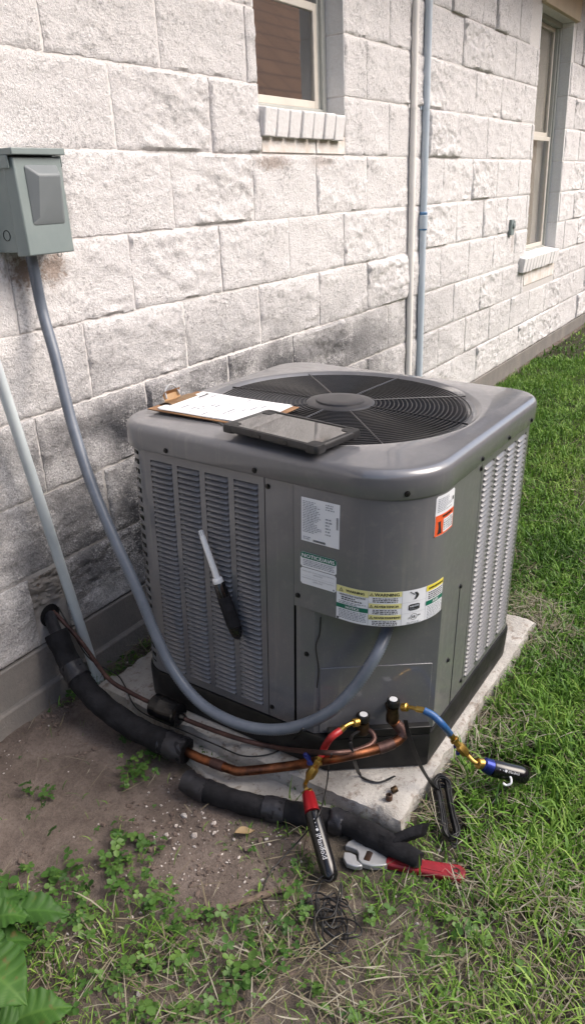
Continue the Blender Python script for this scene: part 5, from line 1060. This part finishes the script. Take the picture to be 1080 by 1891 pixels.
# gravel specks
x, y = scatter(26000, -.5, 1.4, -1.9, -.04); g, wd_ = cover(x, y); d = np.where(g < .1, .42, .12)*sstep(samp(NF, x*45+200, y*45), -.8, 1.0); k = (rng.random(len(x)) < d) & clear(x, y); x, y = x[k], y[k]; n = len(x); s_ = np.clip(rng.lognormal(-6.3, .55, n), .0006, .008); z = gz(x, y)
gr_ = (1+5**.5)/2; oc = np.array([(-1, gr_, 0), (1, gr_, 0), (-1, -gr_, 0), (1, -gr_, 0), (0, -1, gr_), (0, 1, gr_), (0, -1, -gr_), (0, 1, -gr_), (gr_, 0, -1), (gr_, 0, 1), (-gr_, 0, -1), (-gr_, 0, 1)])/1.9*np.array([1, 1, .7])
IF = ((0, 11, 5), (0, 5, 1), (0, 1, 7), (0, 7, 10), (0, 10, 11), (1, 5, 9), (5, 11, 4), (11, 10, 2), (10, 7, 6), (7, 1, 8), (3, 9, 4), (3, 4, 2), (3, 2, 6), (3, 6, 8), (3, 8, 9), (4, 9, 5), (2, 4, 11), (6, 2, 10), (8, 6, 7), (9, 8, 1))
V = (oc[None]*(1+rng.normal(0, .20, (n, 12, 1)))*rng.uniform(.6, 1.3, (n, 1, 3)))*s_[:, None, None]+np.stack([x, y, z+s_*.2], -1)[:, None]; b = (np.arange(n)*12)[:, None]
F = np.concatenate([b+np.array(f) for f in IF]); tag(bulk('gravel', V.reshape(-1, 3), F, M['stone'], smooth=False), 'small pale stones and shell bits in the bare soil', 'gravel', kind='stuff')
x, y = scatter(30000, -.5, 1.6, -1.9, -.03); g, wd_ = cover(x, y); k = (rng.random(len(x)) < np.where(g < .6, .75, .1)*sstep(samp(NG, x*55+70, y*55), -1.2, 1.0)) & clear(x, y); x, y = x[k], y[k]; n = len(x); s_ = np.clip(rng.lognormal(-6.0, .5, n), .0008, .008); z = gz(x, y)
V = (oc[None]*(1+rng.normal(0, .25, (n, 12, 1)))*rng.uniform(.5, 1.4, (n, 1, 3)))*s_[:, None, None]+np.stack([x, y, z+s_*.1], -1)[:, None]; b = (np.arange(n)*12)[:, None]
F = np.concatenate([b+np.array(f) for f in IF]); tag(bulk('soil_crumbs', V.reshape(-1, 3), F, M['crumb'], smooth=False), 'dark crumbs of earth and bark on the bare soil', 'soil', kind='stuff')
# dead branches and a dry leaf
def branch(label, pts, r):
    S = spline([gat(a, b, u_) for a, b, u_ in pts], .012); n = len(S); R_ = r*(1-.5*np.linspace(0, 1, n))*(1+.18*np.sin(np.arange(n)*1.9)); m_ = MB(); m_.tube(S, R_, 12, jit=.14, jseed=40, coarse=1.6); tag(m_.build('dead_branch', M['bark'], None, 60), label, 'branch')
branch('weathered grey brown root lying across the weeds', [(535, 1640, .006), (480, 1655, .008), (420, 1675, .008), (350, 1700, .006), (290, 1715, .004)], .0068)
branch('short thin twig lying on the bare soil beside the weeds', [(300, 1722, .004), (318, 1730, .006), (340, 1732, .004)], .0035)
q_ = gat(450, 1537, .008); lf = MB(); lf.loops([[(t*.045-.02, s2*.011*math.sin(math.pi*min(1, t*1.02+.02)), .004*abs(s2)+.004*math.sin(t*5)) for t in np.linspace(0, 1, 8)] for s2 in (-1, 0, 1)], closed=False)
o = lf.build('dry_leaf', M['dry'], None, 80, mat4=T3(*q_)@Matrix.Rotation(-.8, 4, 'Z'), recalc=False); tag(o, 'dry tan fallen leaf beside the loose foam sleeve', 'leaf')
# broad-leaved plant at the corner
pb_ = gat(-70, 1800); plant = empty('broadleaf_plant', 'young plant with broad bright green leaves', 'plant', T3(*pb_)); PI_ = plant.matrix_world.inverted()
def big_leaf(base, tip, wd, droop, tone, fold=.25):
    base = np.array(base); tip = np.array(tip); ax = tip-base; L = np.linalg.norm(ax); ax /= L; sdv = np.cross([0, 0, 1.0], ax); sdv /= np.linalg.norm(sdv); up = np.cross(ax, sdv); rows = []; nu, nv = 40, 17
    for i_ in range(nu):
        t = i_/(nu-1); w_ = wd*.5*(math.sin(math.pi*t**.72)**.8 if 0 < t < 1 else 0)+.0006
        for j_ in range(nv):
            s2 = -1+2*j_/(nv-1); rows.append(base+ax*L*(t-.06*s2*s2*(t > .1))+sdv*w_*s2+up*(abs(s2)*w_*fold+droop*math.sin(math.pi*t)-.0022*math.sin(t*41-abs(s2)*6)*abs(s2)+.004*math.sin(t*9+s2*2+tone*20)*abs(s2))+np.array([0, 0, -droop*t*t*1.2]))
    idx = np.arange(nu*nv).reshape(nu, nv); F = np.stack([idx[:-1, :-1], idx[1:, :-1], idx[1:, 1:], idx[:-1, 1:]], -1).reshape(-1, 4)
    o = bulk('leaf', np.array(rows), F, M['leaf'], {'tone': np.clip(tone+np.array([.35 if j_ == nv//2 else (.22 if (i_-abs(j_-nv//2)*.9) % 6 < 1 else -.12*abs(-1+2*j_/(nv-1)))+random.uniform(-.06, .06) for i_ in range(nu) for j_ in range(nv)]), 0, 1)}); o.parent = plant; o.matrix_local = PI_; return o
LV = [((-30, 1690, -.05), (62, 1640, -.055), .055, .45), ((-20, 1700, -.04), (60, 1690, -.05), .060, .5), ((10, 1690, -.06), (132, 1683, -.085), .070, .30), ((-40, 1760, -.07), (66, 1730, -.09), .085, .38), ((-40, 1780, -.02), (50, 1850, -.04), .10, .62), ((20, 1890, -.13), (138, 1852, -.14), .075, .62), ((-60, 1740, -.02), (25, 1775, -.02), .07, .55), ((-10, 1900, -.12), (70, 1895, -.15), .06, .45), ((-80, 1640, -.05), (18, 1618, -.06), .055, .4)]
for (ba, ti, wd_, tn) in LV: big_leaf(atz(*ba), atz(*ti), wd_, .010, tn)
m_ = MB()
for (ba, ti, wd_, tn) in LV: m_.tube(spline([pb_+np.array([0, 0, -.01]), pb_*.5+atz(*ba)*.5+np.array([0, 0, .02]), atz(*ba)], .012), .0022, 6)
m_.build('stem', M['clover'], plant, 60, mat4=PI_)
